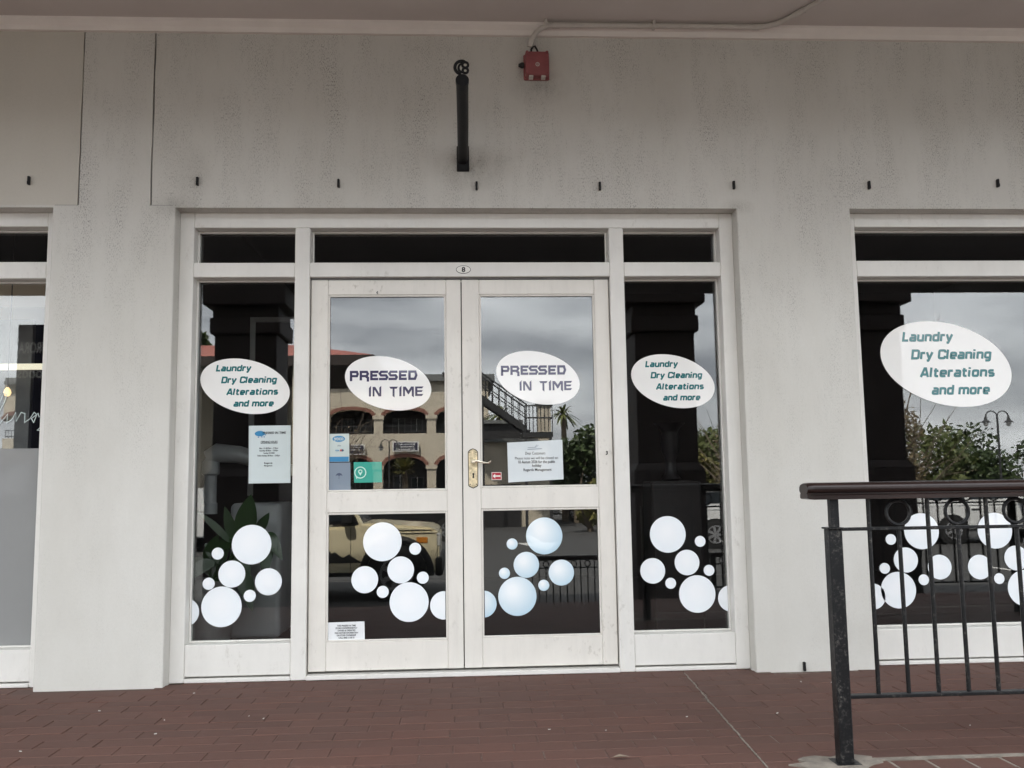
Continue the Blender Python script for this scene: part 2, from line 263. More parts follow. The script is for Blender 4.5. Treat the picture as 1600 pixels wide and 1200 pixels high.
# ------------------------------------------------------------------ mesh helpers
class MB:
    def __init__(self): self.bm = bmesh.new()
    def face(self, pts):
        try: return self.bm.faces.new([self.bm.verts.new(p) for p in pts])
        except ValueError: return None
    def hexa(self, lo, hi):                                  # two rings of four points
        a = [self.bm.verts.new(p) for p in lo]; b = [self.bm.verts.new(p) for p in hi]; f = self.bm.faces.new
        n = len(a); f(a[::-1]); f(b)
        for i in range(n): f((a[i], a[(i+1) % n], b[(i+1) % n], b[i]))
        return a + b
    def box(self, x0, x1, y0, y1, z0, z1, bev=0.0, seg=1):
        t = bmesh.new()
        vs = [t.verts.new((x, y, z)) for z in (z0, z1) for x, y in ((x0, y0), (x1, y0), (x1, y1), (x0, y1))]
        for q in ((3, 2, 1, 0), (4, 5, 6, 7), (0, 1, 5, 4), (1, 2, 6, 5), (2, 3, 7, 6), (3, 0, 4, 7)): t.faces.new([vs[i] for i in q])
        if bev: bmesh.ops.bevel(t, geom=t.edges[:], offset=bev, segments=seg, affect='EDGES', profile=0.5)
        self.add(t); return self
    def add(self, t, mat=None):
        me = bpy.data.meshes.new('tmp'); t.to_mesh(me); t.free()
        if mat is not None: me.transform(mat)
        self.bm.from_mesh(me); bpy.data.meshes.remove(me)
    def prism(self, pts, axis, d0, d1):                      # pts 2-D; axis 'y': (x,z) extruded along y; 'x': (y,z) along x; 'z': (x,y) along z
        def P(p, d): return {'y': (p[0], d, p[1]), 'x': (d, p[0], p[1]), 'z': (p[0], p[1], d)}[axis]
        self.hexa([P(p, d0) for p in pts], [P(p, d1) for p in pts]); return self
    def tube(self, pts, r, n=10, caps=True, closed=False):
        pts = [Vector(p) for p in pts]; rs = r if isinstance(r, (list, tuple)) else [r]*len(pts); rings = []; up = None
        for i, p in enumerate(pts):
            if closed: d = pts[(i+1) % len(pts)] - pts[i-1]
            else: d = (pts[min(i+1, len(pts)-1)] - pts[max(i-1, 0)])
            d.normalize()
            if up is None: up = d.orthogonal().normalized()
            up = (up - d*up.dot(d)); up = up.normalized() if up.length > 1e-6 else d.orthogonal().normalized()
            s = d.cross(up)
            rings.append([self.bm.verts.new(p + (up*math.cos(2*math.pi*k/n) + s*math.sin(2*math.pi*k/n))*rs[i]) for k in range(n)])
        m = len(rings)
        for i in range(m if closed else m-1):
            a, b = rings[i], rings[(i+1) % m]
            for k in range(n): self.bm.faces.new((a[k], a[(k+1) % n], b[(k+1) % n], b[k]))
        if caps and not closed: self.bm.faces.new(rings[0][::-1]); self.bm.faces.new(rings[-1])
        return self
    def lathe(self, prof, cx, cy, n=20, axis='z', cz=0):     # prof: (r, h)
        rings = []
        for r, h in prof:
            ring = []
            for k in range(n):
                a = 2*math.pi*k/n; u, v = r*math.cos(a), r*math.sin(a)
                ring.append(self.bm.verts.new((cx+u, cy+v, cz+h) if axis == 'z' else ((cx+u, cy+h, cz+v) if axis == 'y' else (cx+h, cy+u, cz+v))))
            rings.append(ring)
        for a, b in zip(rings, rings[1:]):
            for k in range(n): self.bm.faces.new((a[k], a[(k+1) % n], b[(k+1) % n], b[k]))
        self.bm.faces.new(rings[0][::-1]); self.bm.faces.new(rings[-1]); return self
    def disc(self, cx, cz, rx, rz, y, th, rot=0.0, n=48, xmin=-9e9, xmax=9e9):
        pts = []
        for k in range(n):
            a = 2*math.pi*k/n; u, v = rx*math.cos(a), rz*math.sin(a)
            pts.append((min(max(cx + u*math.cos(rot) - v*math.sin(rot), xmin), xmax), cz + u*math.sin(rot) + v*math.cos(rot)))
        out = []
        for q in pts:
            if not out or (abs(q[0]-out[-1][0]) + abs(q[1]-out[-1][1])) > 1e-6: out.append(q)
        self.prism(out, 'y', y, y - th); return self
    def build(self, name, mat, parent=None, smooth=False, loc=None, **props):
        bmesh.ops.recalc_face_normals(self.bm, faces=self.bm.faces[:])
        me = bpy.data.meshes.new(name); self.bm.to_mesh(me); self.bm.free()
        for mm in (mat if isinstance(mat, list) else [mat]): me.materials.append(M[mm] if isinstance(mm, str) else mm)
        if smooth:
            me.polygons.foreach_set('use_smooth', [True]*len(me.polygons)); me.set_sharp_from_angle(angle=R(42))
        if loc:
            me.transform(Matrix.Translation(-Vector(loc)))
        o = bpy.data.objects.new(name, me); COL.objects.link(o)
        if loc: o.location = loc
        if parent is not None:
            o.parent = parent
            o.matrix_parent_inverse = parent.matrix_basis.inverted()
        for k, v in props.items(): o[k] = v
        return o
def thing(name, label, cat, loc=(0, 0, 0), group=None):
    o = bpy.data.objects.new(name, None); COL.objects.link(o); o.location = loc; o.empty_display_size = 0.1
    o['label'] = label; o['category'] = cat
    if group: o['group'] = group
    return o
def B(*a, bev=0.0, seg=1): return MB().box(*a, bev=bev, seg=seg)
def copy_tree(o, parent=None, delta=None):
    c = o.copy(); COL.objects.link(c)
    if parent is not None: c.parent = parent
    elif delta is not None: c.location = o.location + Vector(delta)
    for ch in [q for q in bpy.data.objects if q.parent == o]: copy_tree(ch, c)
    return c
DG = None
def text_mesh(s, size, shear=0.0, bold=0.0, sx=1.0, align='LEFT', space=1.0, lead=1.0):
    cu = bpy.data.curves.new('text', 'FONT'); cu.body = s; cu.size = size; cu.shear = shear; cu.offset = bold; cu.align_x = align; cu.space_character = space; cu.space_line = lead
    cu.resolution_u = 4
    o = bpy.data.objects.new('text', cu); COL.objects.link(o); bpy.context.view_layer.update()
    me = bpy.data.meshes.new_from_object(o.evaluated_get(bpy.context.evaluated_depsgraph_get()))
    bpy.data.objects.remove(o); bpy.data.curves.remove(cu)
    for v in me.vertices: v.co = (v.co.x*sx, 0.0, v.co.y)
    return me
def text(s, size, x, y, z, mat, parent, name='lettering', width=None, fat=0.0, **kw):
    me = text_mesh(s, size, **kw)
    if width and len(me.vertices):
        xs = [v.co.x for v in me.vertices]; k = width/(max(xs)-min(xs))
        for v in me.vertices: v.co.x = (v.co.x - min(xs))*k
    if fat:                                                  # heavier face: the outline repeated a hair to each side
        t_ = bmesh.new(); t_.from_mesh(me)
        for i, dx in enumerate((-fat, fat)):
            m2 = me.copy(); m2.transform(Matrix.Translation((dx, -0.00012*(i+1), 0))); t_.from_mesh(m2); bpy.data.meshes.remove(m2)
        t_.to_mesh(me); t_.free()
    me.materials.clear(); me.materials.append(M[mat])
    me.transform(Matrix.Translation((x, y, z)))
    me.name = name
    o = bpy.data.objects.new(name, me); COL.objects.link(o)
    if parent is not None: o.parent = parent; o.matrix_parent_inverse = parent.matrix_basis.inverted()
    return o

# ------------------------------------------------------------------ ground: road and raised brick walkway
ROAD = -0.62
g = MB(); g.face([(-400, 300, ROAD-0.01), (-400, -700, ROAD-0.01), (400, -700, ROAD-0.01), (400, 300, ROAD-0.01)])
g.build('road', 'asphalt', kind='structure')
walk = B(-9, 9, -2.62, 5.2, ROAD-0.005, -0.0036, bev=0.0).build('walkway', 'mortar', kind='structure')
steps = MB()
for k in range(2): steps.box(-9, 9, -2.64-0.32*(k+1), -2.64-0.32*k+0.01, -0.52, -0.165*(k+1), bev=0.012)
steps.build('walkway_steps', 'concrete', kind='structure')
B(-12, 12, -6.0, -2.61, ROAD-0.004, -0.50).build('lower_pavement', 'lower_paving', kind='structure')
BL, BW, GAP = 0.215, 0.103, 0.004
def cut_x(y): return 1.043 + (y + 0.72)*0.061
cells = []                                                        # (x0,x1,y0,y1)
ROW = BW + GAP
def add_row(y0, y1, xa, xb, off):
    x = xa + off
    while x < xb:
        x0, x1 = max(x, xa), min(x + BL, xb)
        if x1 - x0 > 0.025: cells.append((x0, x1, y0, y1))
        x += BL + GAP
y = -2.62
r_i = 0
while y < 0.10:
    y1 = y + BW
    jit = random.uniform(-0.012, 0.012)
    off = (-(BL+GAP)/2 if r_i % 2 else 0.0) + jit
    cx = cut_x((y+y1)/2)
    if -1.66 < y < -1.52:                                          # header course under the railing on the right
        add_row(y, y1, -8.6, cx - 0.003, off - 0.1)
        add_row(y, y1, cx + 0.003, 1.16, off)
    else:
        add_row(y, y1, -8.6, cx - 0.003, off - 0.1); add_row(y, y1, cx + 0.003, 8.6, off)
    if -1.66 < y < -1.52:
        xx = 1.17
        while xx < 8.6: cells.append((xx, xx + 0.118, y - BL*0.5, y1 - 0.022)); xx += 0.128
    y += ROW; r_i += 1
# drop stretchers lying under the header course
hd = [c for c in cells if abs((c[1]-c[0]) - 0.118) < 1e-6 and c[0] > 1.16]
if hd:
    hy0, hy1 = hd[0][2], hd[0][3]
    cells = [c for c in cells if c in hd or not (c[1] > 1.17 and c[3] > hy0 - 0.004 and c[2] < hy1 + 0.012)]
cells = [c for c in cells if not (c[3] > 0.0 and ((1.44 < abs((c[0]+c[1])/2) < 2.05)))]
def seen_area(c):
    cx, cy = (c[0]+c[1])/2, (c[2]+c[3])/2
    d = Vector((cx, cy + 4.6, -0.935)); dep = d.dot(c_); px = 800 + 1432*d.dot(a_)/dep; py = 600 - 1432*d.dot(b_)/dep
    if not (-30 < px < 1630 and py < 1212): return 0
    return (c[1]-c[0])*(c[3]-c[2])/dep**3
cells.sort(key=seen_area, reverse=True)
brick_meshes = {}
def brick_mesh(w, d, nm='brick'):
    t = MB().box(-w/2, w/2, -d/2, d/2, -0.03, 0.0)
    top = [e for e in t.bm.edges if all(v.co.z > -1e-5 for v in e.verts)]
    bmesh.ops.bevel(t.bm, geom=top, offset=0.0022, segments=1, affect='EDGES')
    me = bpy.data.meshes.new(nm); t.bm.to_mesh(me); t.bm.free(); me.materials.append(M['brick']); return me
rest = MB()
for i, c in enumerate(cells):
    w, d = c[1]-c[0], c[3]-c[2]; tilt = (max(-.009, min(.009, random.gauss(0, 0.005))), max(-.005, min(.005, random.gauss(0, 0.0025)))); dz = max(-.001, min(.0012, random.gauss(0, 0.0008)))
    if i < 300:
        key = (round(w, 3), round(d, 3))
        if key not in brick_meshes: brick_meshes[key] = brick_mesh(*key)
        o = bpy.data.objects.new('brick', brick_meshes[key]); COL.objects.link(o); o.parent = walk
        o.location = ((c[0]+c[1])/2, (c[2]+c[3])/2, dz - 0.001); o.rotation_euler = (tilt[0], tilt[1], random.gauss(0, 0.004))
    else:
        rest.box(c[0], c[1], c[2], c[3], -0.03, dz - 0.001)
rest.build('brick_paving', 'brick', walk, kind='stuff')
# cement smear round the post foot, along the header course
sm = MB(); ring = []
for k in range(20):
    a = 2*math.pi*k/20; rr = random.uniform(0.085, 0.14); ring.append((1.24 + rr*1.25*math.cos(a), -1.49 + rr*0.75*math.sin(a)))
sm.prism(ring, 'z', -0.004, 0.0035)
sm.prism([(1.30, -1.445), (1.62, -1.441), (2.1, -1.444), (3.4, -1.443), (3.4, -1.468), (2.3, -1.467), (1.8, -1.471), (1.30, -1.468)], 'z', -0.006, 0.0022)
sm.box(1.19, 3.4, -1.66, -1.466, -0.02, -0.0031)
sm.build('cement_patch', 'concrete', walk)
ls = MB()
for k in range(60):
    yy = 0.05 - k*0.0275; x0 = cut_x(yy) + random.gauss(0, 0.0012)
    if yy > -1.5: ls.box(x0-0.002, x0+0.0025, yy-0.0285, yy, -0.01, random.choice((-0.0005, 0.0012, 0.0012)))
ls.build('mortar_line', 'concrete', walk)
fl = MB()
for k in range(16):
    x, yv = random.uniform(-2.4, 2.2), random.uniform(-1.5, -0.05); s = random.uniform(0.0015, 0.004); a = random.uniform(0, 3.1)
    d = Vector((math.cos(a), math.sin(a), 0))*s*random.uniform(1, 2.4); e = Vector((-math.sin(a), math.cos(a), 0))*s*0.7; p = Vector((x, yv, 0.003))
    fl.hexa([p-d-e, p+d-e, p+d*0.8+e, p-d+e], [p-d-e+Vector((0, 0, .002)), p+d-e+Vector((0, 0, .003)), p+d*0.8+e+Vector((0, 0, .002)), p-d+e+Vector((0, 0, .002))])
fl.build('paint_flakes', 'plaster', kind='stuff', label='pale paint flakes and grit scattered over the brick walkway', category='litter')
lf = MB(); lf.face([(0.50, -1.36, .006), (0.53, -1.372, .012), (0.565, -1.36, .007), (0.53, -1.348, .013)])
lf.build('dry_leaf', 'bark', label='small dark dry leaf on the bricks in front of the right door', category='leaf')

# ------------------------------------------------------------------ facade wall, ceiling, canopy, pillars
OX, OT = 1.443, 2.362          # half width and top of the shopfront opening
WX = 2.05                      # where the neighbouring windows start
wall = thing('shop_wall', 'grey white speckled plaster wall above and between the shop windows', 'wall')
def joint(x, z0, z1, wob=0.002):                # ragged edge running up a panel
    n = 14; return [(x + random.uniform(-wob, wob), z0 + (z1-z0)*k/n) for k in range(n+1)]
JA, JB = -1.925, -1.566
e1 = joint(JA - 0.003, OT + 0.012, 3.36); e2 = joint(JA + 0.004, OT + 0.012, 3.36); e3 = joint(JB - 0.004, OT + 0.012, 3.36); e4 = joint(JB + 0.004, OT + 0.012, 3.36)
def panel(left, right, name, mat):              # strip of quads between two ragged edges
    mb = MB()
    for (a, b), (c, d) in zip(zip(left, left[1:]), zip(right, right[1:])): mb.hexa([(a[0], 0, a[1]), (c[0], 0, c[1]), (d[0], 0, d[1]), (b[0], 0, b[1])], [(a[0], .24, a[1]), (c[0], .24, c[1]), (d[0], .24, d[1]), (b[0], .24, b[1])])
    return mb.build(name, mat, wall)
zs = [p[1] for p in e1]
panel([(-5.2, z) for z in zs], e1, 'wall_panel', 'plaster_beige')
panel(e2, e3, 'wall_panel', 'plaster')
panel(e4, [(5.2, z) for z in zs], 'wall_panel', 'plaster')
for xa, xb in ((JA-.03, JA+.03), (JB-.03, JB+.03)): B(xa, xb, 0.012, 0.2, OT+.013, 3.36).build('wall_joint', 'pot', wall)
B(-5.2, 5.2, 0.0004, 0.24, OT, OT+0.0122).build('lintel', 'plaster', wall)
for xa, xb in ((-2.04, JA), (JB, -1.455)): B(xa, xb, -0.0006, 0.004, OT+.0108, OT+.0128).build('wall_joint', 'pot', wall)
for xa, xb in ((-WX, -OX), (OX, WX)):
    MB().prism([(xa, .24), (xa, .007), (xa+.002, .002), (xa+.007, 0), (xb-.007, 0), (xb-.002, .002), (xb, .007), (xb, .24)], 'z', -.02, OT).build('pier', 'plaster', wall)
co = MB(); co.prism([(0.0, 3.29), (-0.022, 3.29), (-0.028, 3.315), (-0.05, 3.335), (-0.05, 3.352), (0.0, 3.352)], 'x', -5.2, 5.2)
co.build('cornice', 'cornice', wall)
ce = MB(); ce.box(-12, 12, -2.35, 0.0, 3.35, 3.50); ce.build('canopy_ceiling', 'ceiling', kind='structure')  # unseen outer edge placed for the sky light on the wall
B(-12, 12, -2.4, 0.0, 3.51, 3.66).build('roof', 'gutter', kind='structure')  # unseen slab added over the canopy to stop the sun
B(-14, 14, 0.0, 6.4, 3.37, 11.85).build('sun_block_storeys', 'plaster', kind='structure')  # unseen block, added and sized so its shadow covers canopy and pillars
bm_ = thing('canopy_beam', 'brown beam along the outer pillars seen in the window reflections', 'beam')
B(-12, 12, -5.72, -5.06, 3.255, 3.88, bev=0.01).build('beam_box', 'beam', bm_)
B(-12, 12, -5.78, -4.99, 3.205, 3.255, bev=0.008).build('beam_lip', 'beam', bm_)
LOWER = -0.50
def pillar(x, label):
    t = thing('canopy_pillar', label, 'pillar', (x, -5.39, LOWER), 'pillars along the canopy edge')
    yc = -5.39; h = .335
    def sq(r, z0, z1, mb=None): mb = mb or MB(); return mb.box(x-r, x+r, yc-r, yc+r, z0, z1, bev=.012)
    sq(h, 1.16, 2.62).build('shaft', 'pillar', t)
    mb = sq(h+.058, LOWER, 1.08); lo, hi = h+.058, h
    mb.hexa([(x-lo, yc-lo, 1.08), (x+lo, yc-lo, 1.08), (x+lo, yc+lo, 1.08), (x-lo, yc+lo, 1.08)], [(x-hi, yc-hi, 1.165), (x+hi, yc-hi, 1.165), (x+hi, yc+hi, 1.165), (x-hi, yc+hi, 1.165)]); mb.build('plinth', 'pillar', t)
    mb = sq(h+.045, 2.62, 2.80); sq(h+.02, 2.80, 2.93, mb); sq(h+.11, 2.93, 3.20, mb); mb.build('capital', 'pillar', t)
pillar(-2.35, 'brown square pillar mirrored in the left side window')
pillar(2.26, 'brown square pillar mirrored in the right side window')
pillar(4.62, 'brown square pillar mirrored in the far right shop window')
pillar(-6.9, 'brown square pillar at the far left end of the canopy')
# room behind the glass
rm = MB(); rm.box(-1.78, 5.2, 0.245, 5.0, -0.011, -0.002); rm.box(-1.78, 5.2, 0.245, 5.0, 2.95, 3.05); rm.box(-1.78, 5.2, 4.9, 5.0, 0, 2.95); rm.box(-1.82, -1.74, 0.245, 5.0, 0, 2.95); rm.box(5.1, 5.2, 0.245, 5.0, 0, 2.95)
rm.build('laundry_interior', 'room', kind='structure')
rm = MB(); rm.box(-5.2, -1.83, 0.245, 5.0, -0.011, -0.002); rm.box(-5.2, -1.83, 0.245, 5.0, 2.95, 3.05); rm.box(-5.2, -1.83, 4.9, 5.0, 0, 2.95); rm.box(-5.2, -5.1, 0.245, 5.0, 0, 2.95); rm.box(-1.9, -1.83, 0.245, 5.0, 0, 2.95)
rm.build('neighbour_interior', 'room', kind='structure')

# ------------------------------------------------------------------ shopfront joinery
FY, FB = 0.088, 0.225          # front and back of the frame
GS = 0.172                     # side light glass
DY, DB, GD = 0.112, 0.155, 0.1265
def pane(x0, x1, z0, z1, y, parent, name='glass_pane', mat='glass'):
    mb = MB(); mb.box(x0, x1, y, y+0.006, z0, z1); return mb.build(name, mat, parent)
def bead(x0, x1, z0, z1, y0, y1, parent, w=0.009, mat='white_wood'):
    mb = MB(); mb.box(x0, x0+w, y0, y1, z0, z1, bev=0.002); mb.box(x1-w, x1, y0, y1, z0, z1, bev=0.002)
    mb.box(x0+w, x1-w, y0+.0005, y1, z0, z0+w, bev=0.002); mb.box(x0+w, x1-w, y0+.0005, y1, z1-w, z1, bev=0.002)
    return mb.build('glazing_bead', mat, parent)
fr = thing('shopfront_frame', 'white timber frame holding the side windows and fanlights around the double doors', 'shop window')
def member(name, *a, parent=None, mat='white_wood', bev=0.003): return B(*a, bev=bev).build(name, mat, parent or fr)
member('jamb', -OX, -1.372, FY, FB, 0.0, OT); member('jamb', 1.372, OX, FY, FB, 0.0, OT)
member('head', -1.3715, 1.3715, FY+.001, FB, 2.282, OT)
member('mullion', -.857, -.781, FY-.001, FB, 0.0, 2.281); member('mullion', .779, .855, FY-.001, FB, 0.0, 2.281)
for xa, xb in ((-1.3715, -.8575), (.8555, 1.3715)):
    member('transom', xa, xb, FY+.001, FB, 2.022, 2.098)
    member('bottom_rail', xa, xb, FY+.006, FB, 0.028, 0.180); member('sill', xa-.0, xb, FY-.004, FB, 0.0, 0.020)
    pane(xa, xb, .18, 2.022, GS, fr); pane(xa, xb, 2.098, 2.282, GS, fr)
    bead(xa, xb, .181, 2.021, GS-.014, GS-.001, fr); bead(xa, xb, 2.099, 2.281, GS-.014, GS-.001, fr)
member('transom', -.7805, .7785, FY, FB, 2.022, 2.098); pane(-.78, .778, 2.098, 2.282, GS, fr); bead(-.78, .778, 2.099, 2.281, GS-.014, GS-.001, fr)
B(-.7805, .7785, FY-.012, FB, 0.0, 0.022, bev=.003).build('threshold', 'white_wood', fr)
B(-.78, .778, FY+.02, FY+.05, 2.0125, 2.021, bev=.001).build('door_stop', 'pot', fr)
B(-OX-.002, OX+.002, FY+.05, FB-.01, -.003, .001).build('sill_bed_strip', 'concrete', fr)  # cement coloured strip set under the sill

def door(x0, x1, ux0, ux1, uz0, lx0, lx1, lz0, lz1, label):
    t = thing('shop_door', label, 'door', ((x0+x1)/2, DY, 0.03), 'pair of glazed shop doors')
    z0, z1, uz1 = 0.034, 2.011, 1.932
    def m(name, *a): B(*a, bev=.003).build(name, 'white_door', t)
    m('stile', x0, ux0, DY, DB, z0, z1); m('stile', ux1, x1, DY, DB, z0, z1)
    m('top_rail', ux0+.0005, ux1-.0005, DY+.0008, DB, uz1, z1-.0005); m('lock_rail', ux0+.0005, ux1-.0005, DY+.0008, DB, lz1, uz0); m('bottom_rail', ux0+.0005, ux1-.0005, DY+.0008, DB, z0+.0005, lz0)
    for a, b in ((uz0, uz1), (lz0, lz1)):
        pane(ux0, ux1, a, b, GD, t)
        bead(ux0+.0006, ux1-.0006, a+.0006, b-.0006, DY+.004, GD-.001, t, .009, 'white_door')
    return t
dl = door(-.776, -.004, -.689, -.081, .918, 0, 0, .175, .812, 'left white glazed door leaf, its lower pane with a cream off-roader reflected')
dr = door(.001, .774, .091, .697, .927, 0, 0, .179, .820, 'right white glazed door leaf with brass handle and closing note')
# brass lever handle, a part of the right leaf
hz = [(-.022, .945), (-.018, .938), (0, .929), (.018, .938), (.022, .945), (.0225, 1.105), (.020, 1.112), (.012, 1.120), (0, 1.125), (-.012, 1.120), (-.020, 1.112), (-.0225, 1.105)]
hp = MB(); hp.prism([(.052+x, z) for x, z in hz], 'y', DY+.002, DY-.005); bp_ = hp.build('handle_plate', 'brass', dr)
hp = MB(); hp.prism([(.052+x*1.16, 1.027+(z-1.027)*1.045) for x, z in hz], 'y', DY+.002, DY-.001); hp.build('plate_edge', 'dark', bp_)
lv = MB(); lv.lathe([(.010, 0), (.012, -.012), (.012, -.028), (.007, -.034)], .054, DY-.004, 14, 'y', 1.062)
lv.tube([(.054, DY-.030, 1.062), (.075, DY-.033, 1.0625), (.095, DY-.034, 1.058), (.112, DY-.035, 1.053), (.127, DY-.035, 1.052), (.138, DY-.034, 1.058), (.143, DY-.033, 1.063)], [.007, .0065, .005, .005, .0055, .005, .003], 8)
lv.build('lever', 'pale_brass', bp_, smooth=True)
kh = MB(); kh.disc(.053, .998, .0055, .0055, DY-.0051, .0008, n=14); kh.prism([(.050, .997), (.056, .997), (.0575, .978), (.0485, .978)], 'y', DY-.0052, DY-.0062); kh.build('keyhole', 'dark', bp_)
for x, z in ((.036, 1.108), (.068, 1.108), (.036, .946), (.068, .946)): MB().disc(x, z, .0028, .0028, DY-.0051, .001, n=10).build('screw', 'dark', bp_)
hk = MB(); hk.tube([(.742, DY, 1.104), (.742, DY-.02, 1.104), (.742, DY-.022, 1.092), (.735, DY-.022, 1.088)], .003, 6); hk.build('door_hook', 'black_iron', dr)
hk = MB(); hk.tube([(-.435, DY, 1.938), (-.437, DY-.018, 1.940), (-.432, DY-.02, 1.946)], .0025, 6); hk.build('top_hook', 'black_iron', dl)

# neighbouring windows, cut off by the picture
def shop_window(sg, label):
    t = thing('shop_window', label, 'shop window', (sg*3.5, FY, 0))
    def mm(name, xa, xb, y0, y1, z0, z1, mat='white_wood'):
        a, b = sorted((sg*xa, sg*xb)); B(a, b, y0, y1, z0, z1, bev=.003).build(name, mat, t)
    mm('jamb', WX, 2.108, FY, FB, 0, OT); mm('jamb', 5.1, 5.18, FY, FB, 0, OT); mm('head', 2.1085, 5.0995, FY+.001, FB, 2.288, OT)
    mm('transom', 2.1085, 5.0995, FY+.001, FB, 2.018, 2.104); mm('bottom_rail', 2.1085, 5.0995, FY+.006, FB, .026, .178); mm('sill', 2.1085, 5.0995, FY-.004, FB, 0, .019)
    a, b = sorted((sg*2.1085, sg*5.0995))
    pane(a, b, 2.104, 2.288, GS, t)
    bead(a, b, 2.105, 2.287, GS-.014, GS-.001, t)
    if sg > 0: pane(a, b, .178, 2.018, GS, t); bead(a, b, .179, 2.017, GS-.014, GS-.001, t)
    else:
        pane(a, b, 1.16, 2.018, GS, t); pane(a, b, .178, 1.1595, GS, t, 'frosted_pane', 'frost'); bead(a, b, .179, 2.017, GS-.014, GS-.001, t)
    return t
wr = shop_window(1, 'right shop window behind the railing with the large laundry sticker')
wl_ = shop_window(-1, 'neighbour shop window at the left edge with a frosted lower half')

# ------------------------------------------------------------------ vinyl stickers
def ellipse(cx, cz, a, b, y, kind, label):
    t = thing('oval_sticker', label, 'sticker', (cx, y, cz), 'white oval shop stickers')
    MB().disc(cx, cz, a, b, y-.0006, .0012, R(-14.5), 72).build('backing', 'vinyl_white', t)
    yy = y - .0024; k = a/.2267
    if kind == 'laundry':
        for s, x, z, w in (('Laundry', -.1455, .0763, .177), ('Dry Cleaning', -.1185, .0164, .278), ('Alterations', -.0917, -.0438, .2586), ('and more', -.0562, -.1025, .2019)):
            square_text(s, cx + x*k, cz + z*k, w*k, .0318*k, yy, t)
    else:
        pressed(cx, cz, k, yy, t)
def stroke(mb, pts, w, y, closed=False):
    n = len(pts); L = []; Rr = []
    for i in range(n):
        p = Vector(pts[i]); a = Vector(pts[i-1]) if (i or closed) else None; b = Vector(pts[(i+1) % n]) if (i < n-1 or closed) else None
        d1 = (p-a).normalized() if a is not None else (b-p).normalized(); d2 = (b-p).normalized() if b is not None else d1
        n1, n2 = Vector((-d1.y, d1.x)), Vector((-d2.y, d2.x)); m = (n1+n2); m = m.normalized() if m.length > .1 else n1
        s = w/2/max(.45, m.dot(n1)); L.append(p+m*s); Rr.append(p-m*s)
    for i in range(n if closed else n-1):
        j = (i+1) % n; mb.face([(q.x, y, q.y) for q in (L[i], L[j], Rr[j], Rr[i])])
# squared sans letters drawn as strokes: cap height 1, x height .74, pen .185
def rr(x0, y0, x1, y1, c=.13): return [(x0+c, y0), (x1-c, y0), (x1-.03, y0+.03), (x1, y0+c), (x1, y1-c), (x1-.03, y1-.03), (x1-c, y1), (x0+c, y1), (x0+.03, y1-.03), (x0, y1-c), (x0, y0+c), (x0+.03, y0+.03)]
GL = {'L': (.62, [[(.09, 1), (.09, .09), (.60, .09)]]), 'D': (.80, [[(.09, .09), (.56, .09), (.67, .13), (.71, .24), (.71, .76), (.67, .87), (.56, .91), (.09, .91), 'c']]),
      'C': (.76, [[(.70, .68), (.70, .80), (.66, .88), (.57, .91), (.22, .91), (.12, .87), (.09, .77), (.09, .23), (.12, .13), (.22, .09), (.57, .09), (.66, .12), (.70, .20), (.70, .34)]]),
      'A': (.80, [[(.06, 0), (.34, .91), (.46, .91), (.74, 0)], [(.17, .27), (.63, .27)]]), 'l': (.27, [[(.09, 0), (.09, 1)]]), 'i': (.27, [[(.09, 0), (.09, .70)], [(.09, .82), (.09, 1)]]),
      'a': (.69, [[(.12, .65), (.46, .65), (.56, .61), (.59, .52), (.59, 0)], [(.59, .09), (.20, .09), (.11, .12), (.09, .20), (.11, .33), (.20, .37), (.59, .37)]]),
      'u': (.69, [[(.09, .74), (.09, .22), (.12, .12), (.22, .09), (.59, .09)], [(.59, .74), (.59, 0)]]), 'n': (.69, [[(.09, 0), (.09, .74)], [(.09, .65), (.46, .65), (.56, .61), (.59, .52), (.59, 0)]]),
      'd': (.69, [[(.59, 0), (.59, 1)], [(.59, .65), (.22, .65), (.12, .61), (.09, .52), (.09, .22), (.12, .12), (.22, .09), (.59, .09)]]), 'r': (.50, [[(.09, 0), (.09, .74)], [(.09, .56), (.17, .65), (.46, .65)]]),
      'y': (.68, [[(.05, .74), (.31, .06)], [(.60, .74), (.33, .02), (.26, -.15), (.10, -.17)]]), 'e': (.69, [[(.09, .36), (.59, .36), (.59, .52), (.56, .61), (.46, .65), (.22, .65), (.12, .61), (.09, .52), (.09, .22), (.12, .12), (.22, .09), (.57, .09)]]),
      'g': (.69, [[(.59, .65), (.22, .65), (.12, .61), (.09, .52), (.09, .24), (.12, .15), (.22, .11), (.59, .11)], [(.59, .74), (.59, -.06), (.55, -.15), (.46, -.18), (.14, -.18)]]),
      't': (.50, [[(.17, .92), (.17, .22), (.20, .12), (.29, .09), (.46, .09)], [(.0, .65), (.44, .65)]]), 'o': (.69, [rr(.09, .09, .59, .65) + ['c']]), 's': (.62, [[(.52, .65), (.18, .65), (.09, .60), (.09, .46), (.17, .38), (.45, .36), (.53, .30), (.53, .15), (.45, .09), (.08, .09)]]),
      'm': (1.08, [[(.09, 0), (.09, .74)], [(.09, .65), (.42, .65), (.51, .61), (.54, .52), (.54, 0)], [(.54, .65), (.86, .65), (.95, .61), (.98, .52), (.98, 0)]]), ' ': (.34, [])}
def square_text(s, x, z, w, cap, y, t):
    tot = sum(GL[c][0] + .10 for c in s) - .10; kx = w/(tot*cap + .16*cap)
    mb = MB(); u = 0; q = 0
    for c in s:
        adv, st = GL[c]
        for line in st:
            cl = line[-1] == 'c'; pts = [p for p in line if p != 'c']
            stroke(mb, [(x + ((u + p[0]) + .16*p[1])*cap*kx, z + p[1]*cap) for p in pts], .255*cap, y - (q % 3)*6e-5, cl); q += 1
        u += adv + .10
    return mb.build('lettering', 'teal', t)
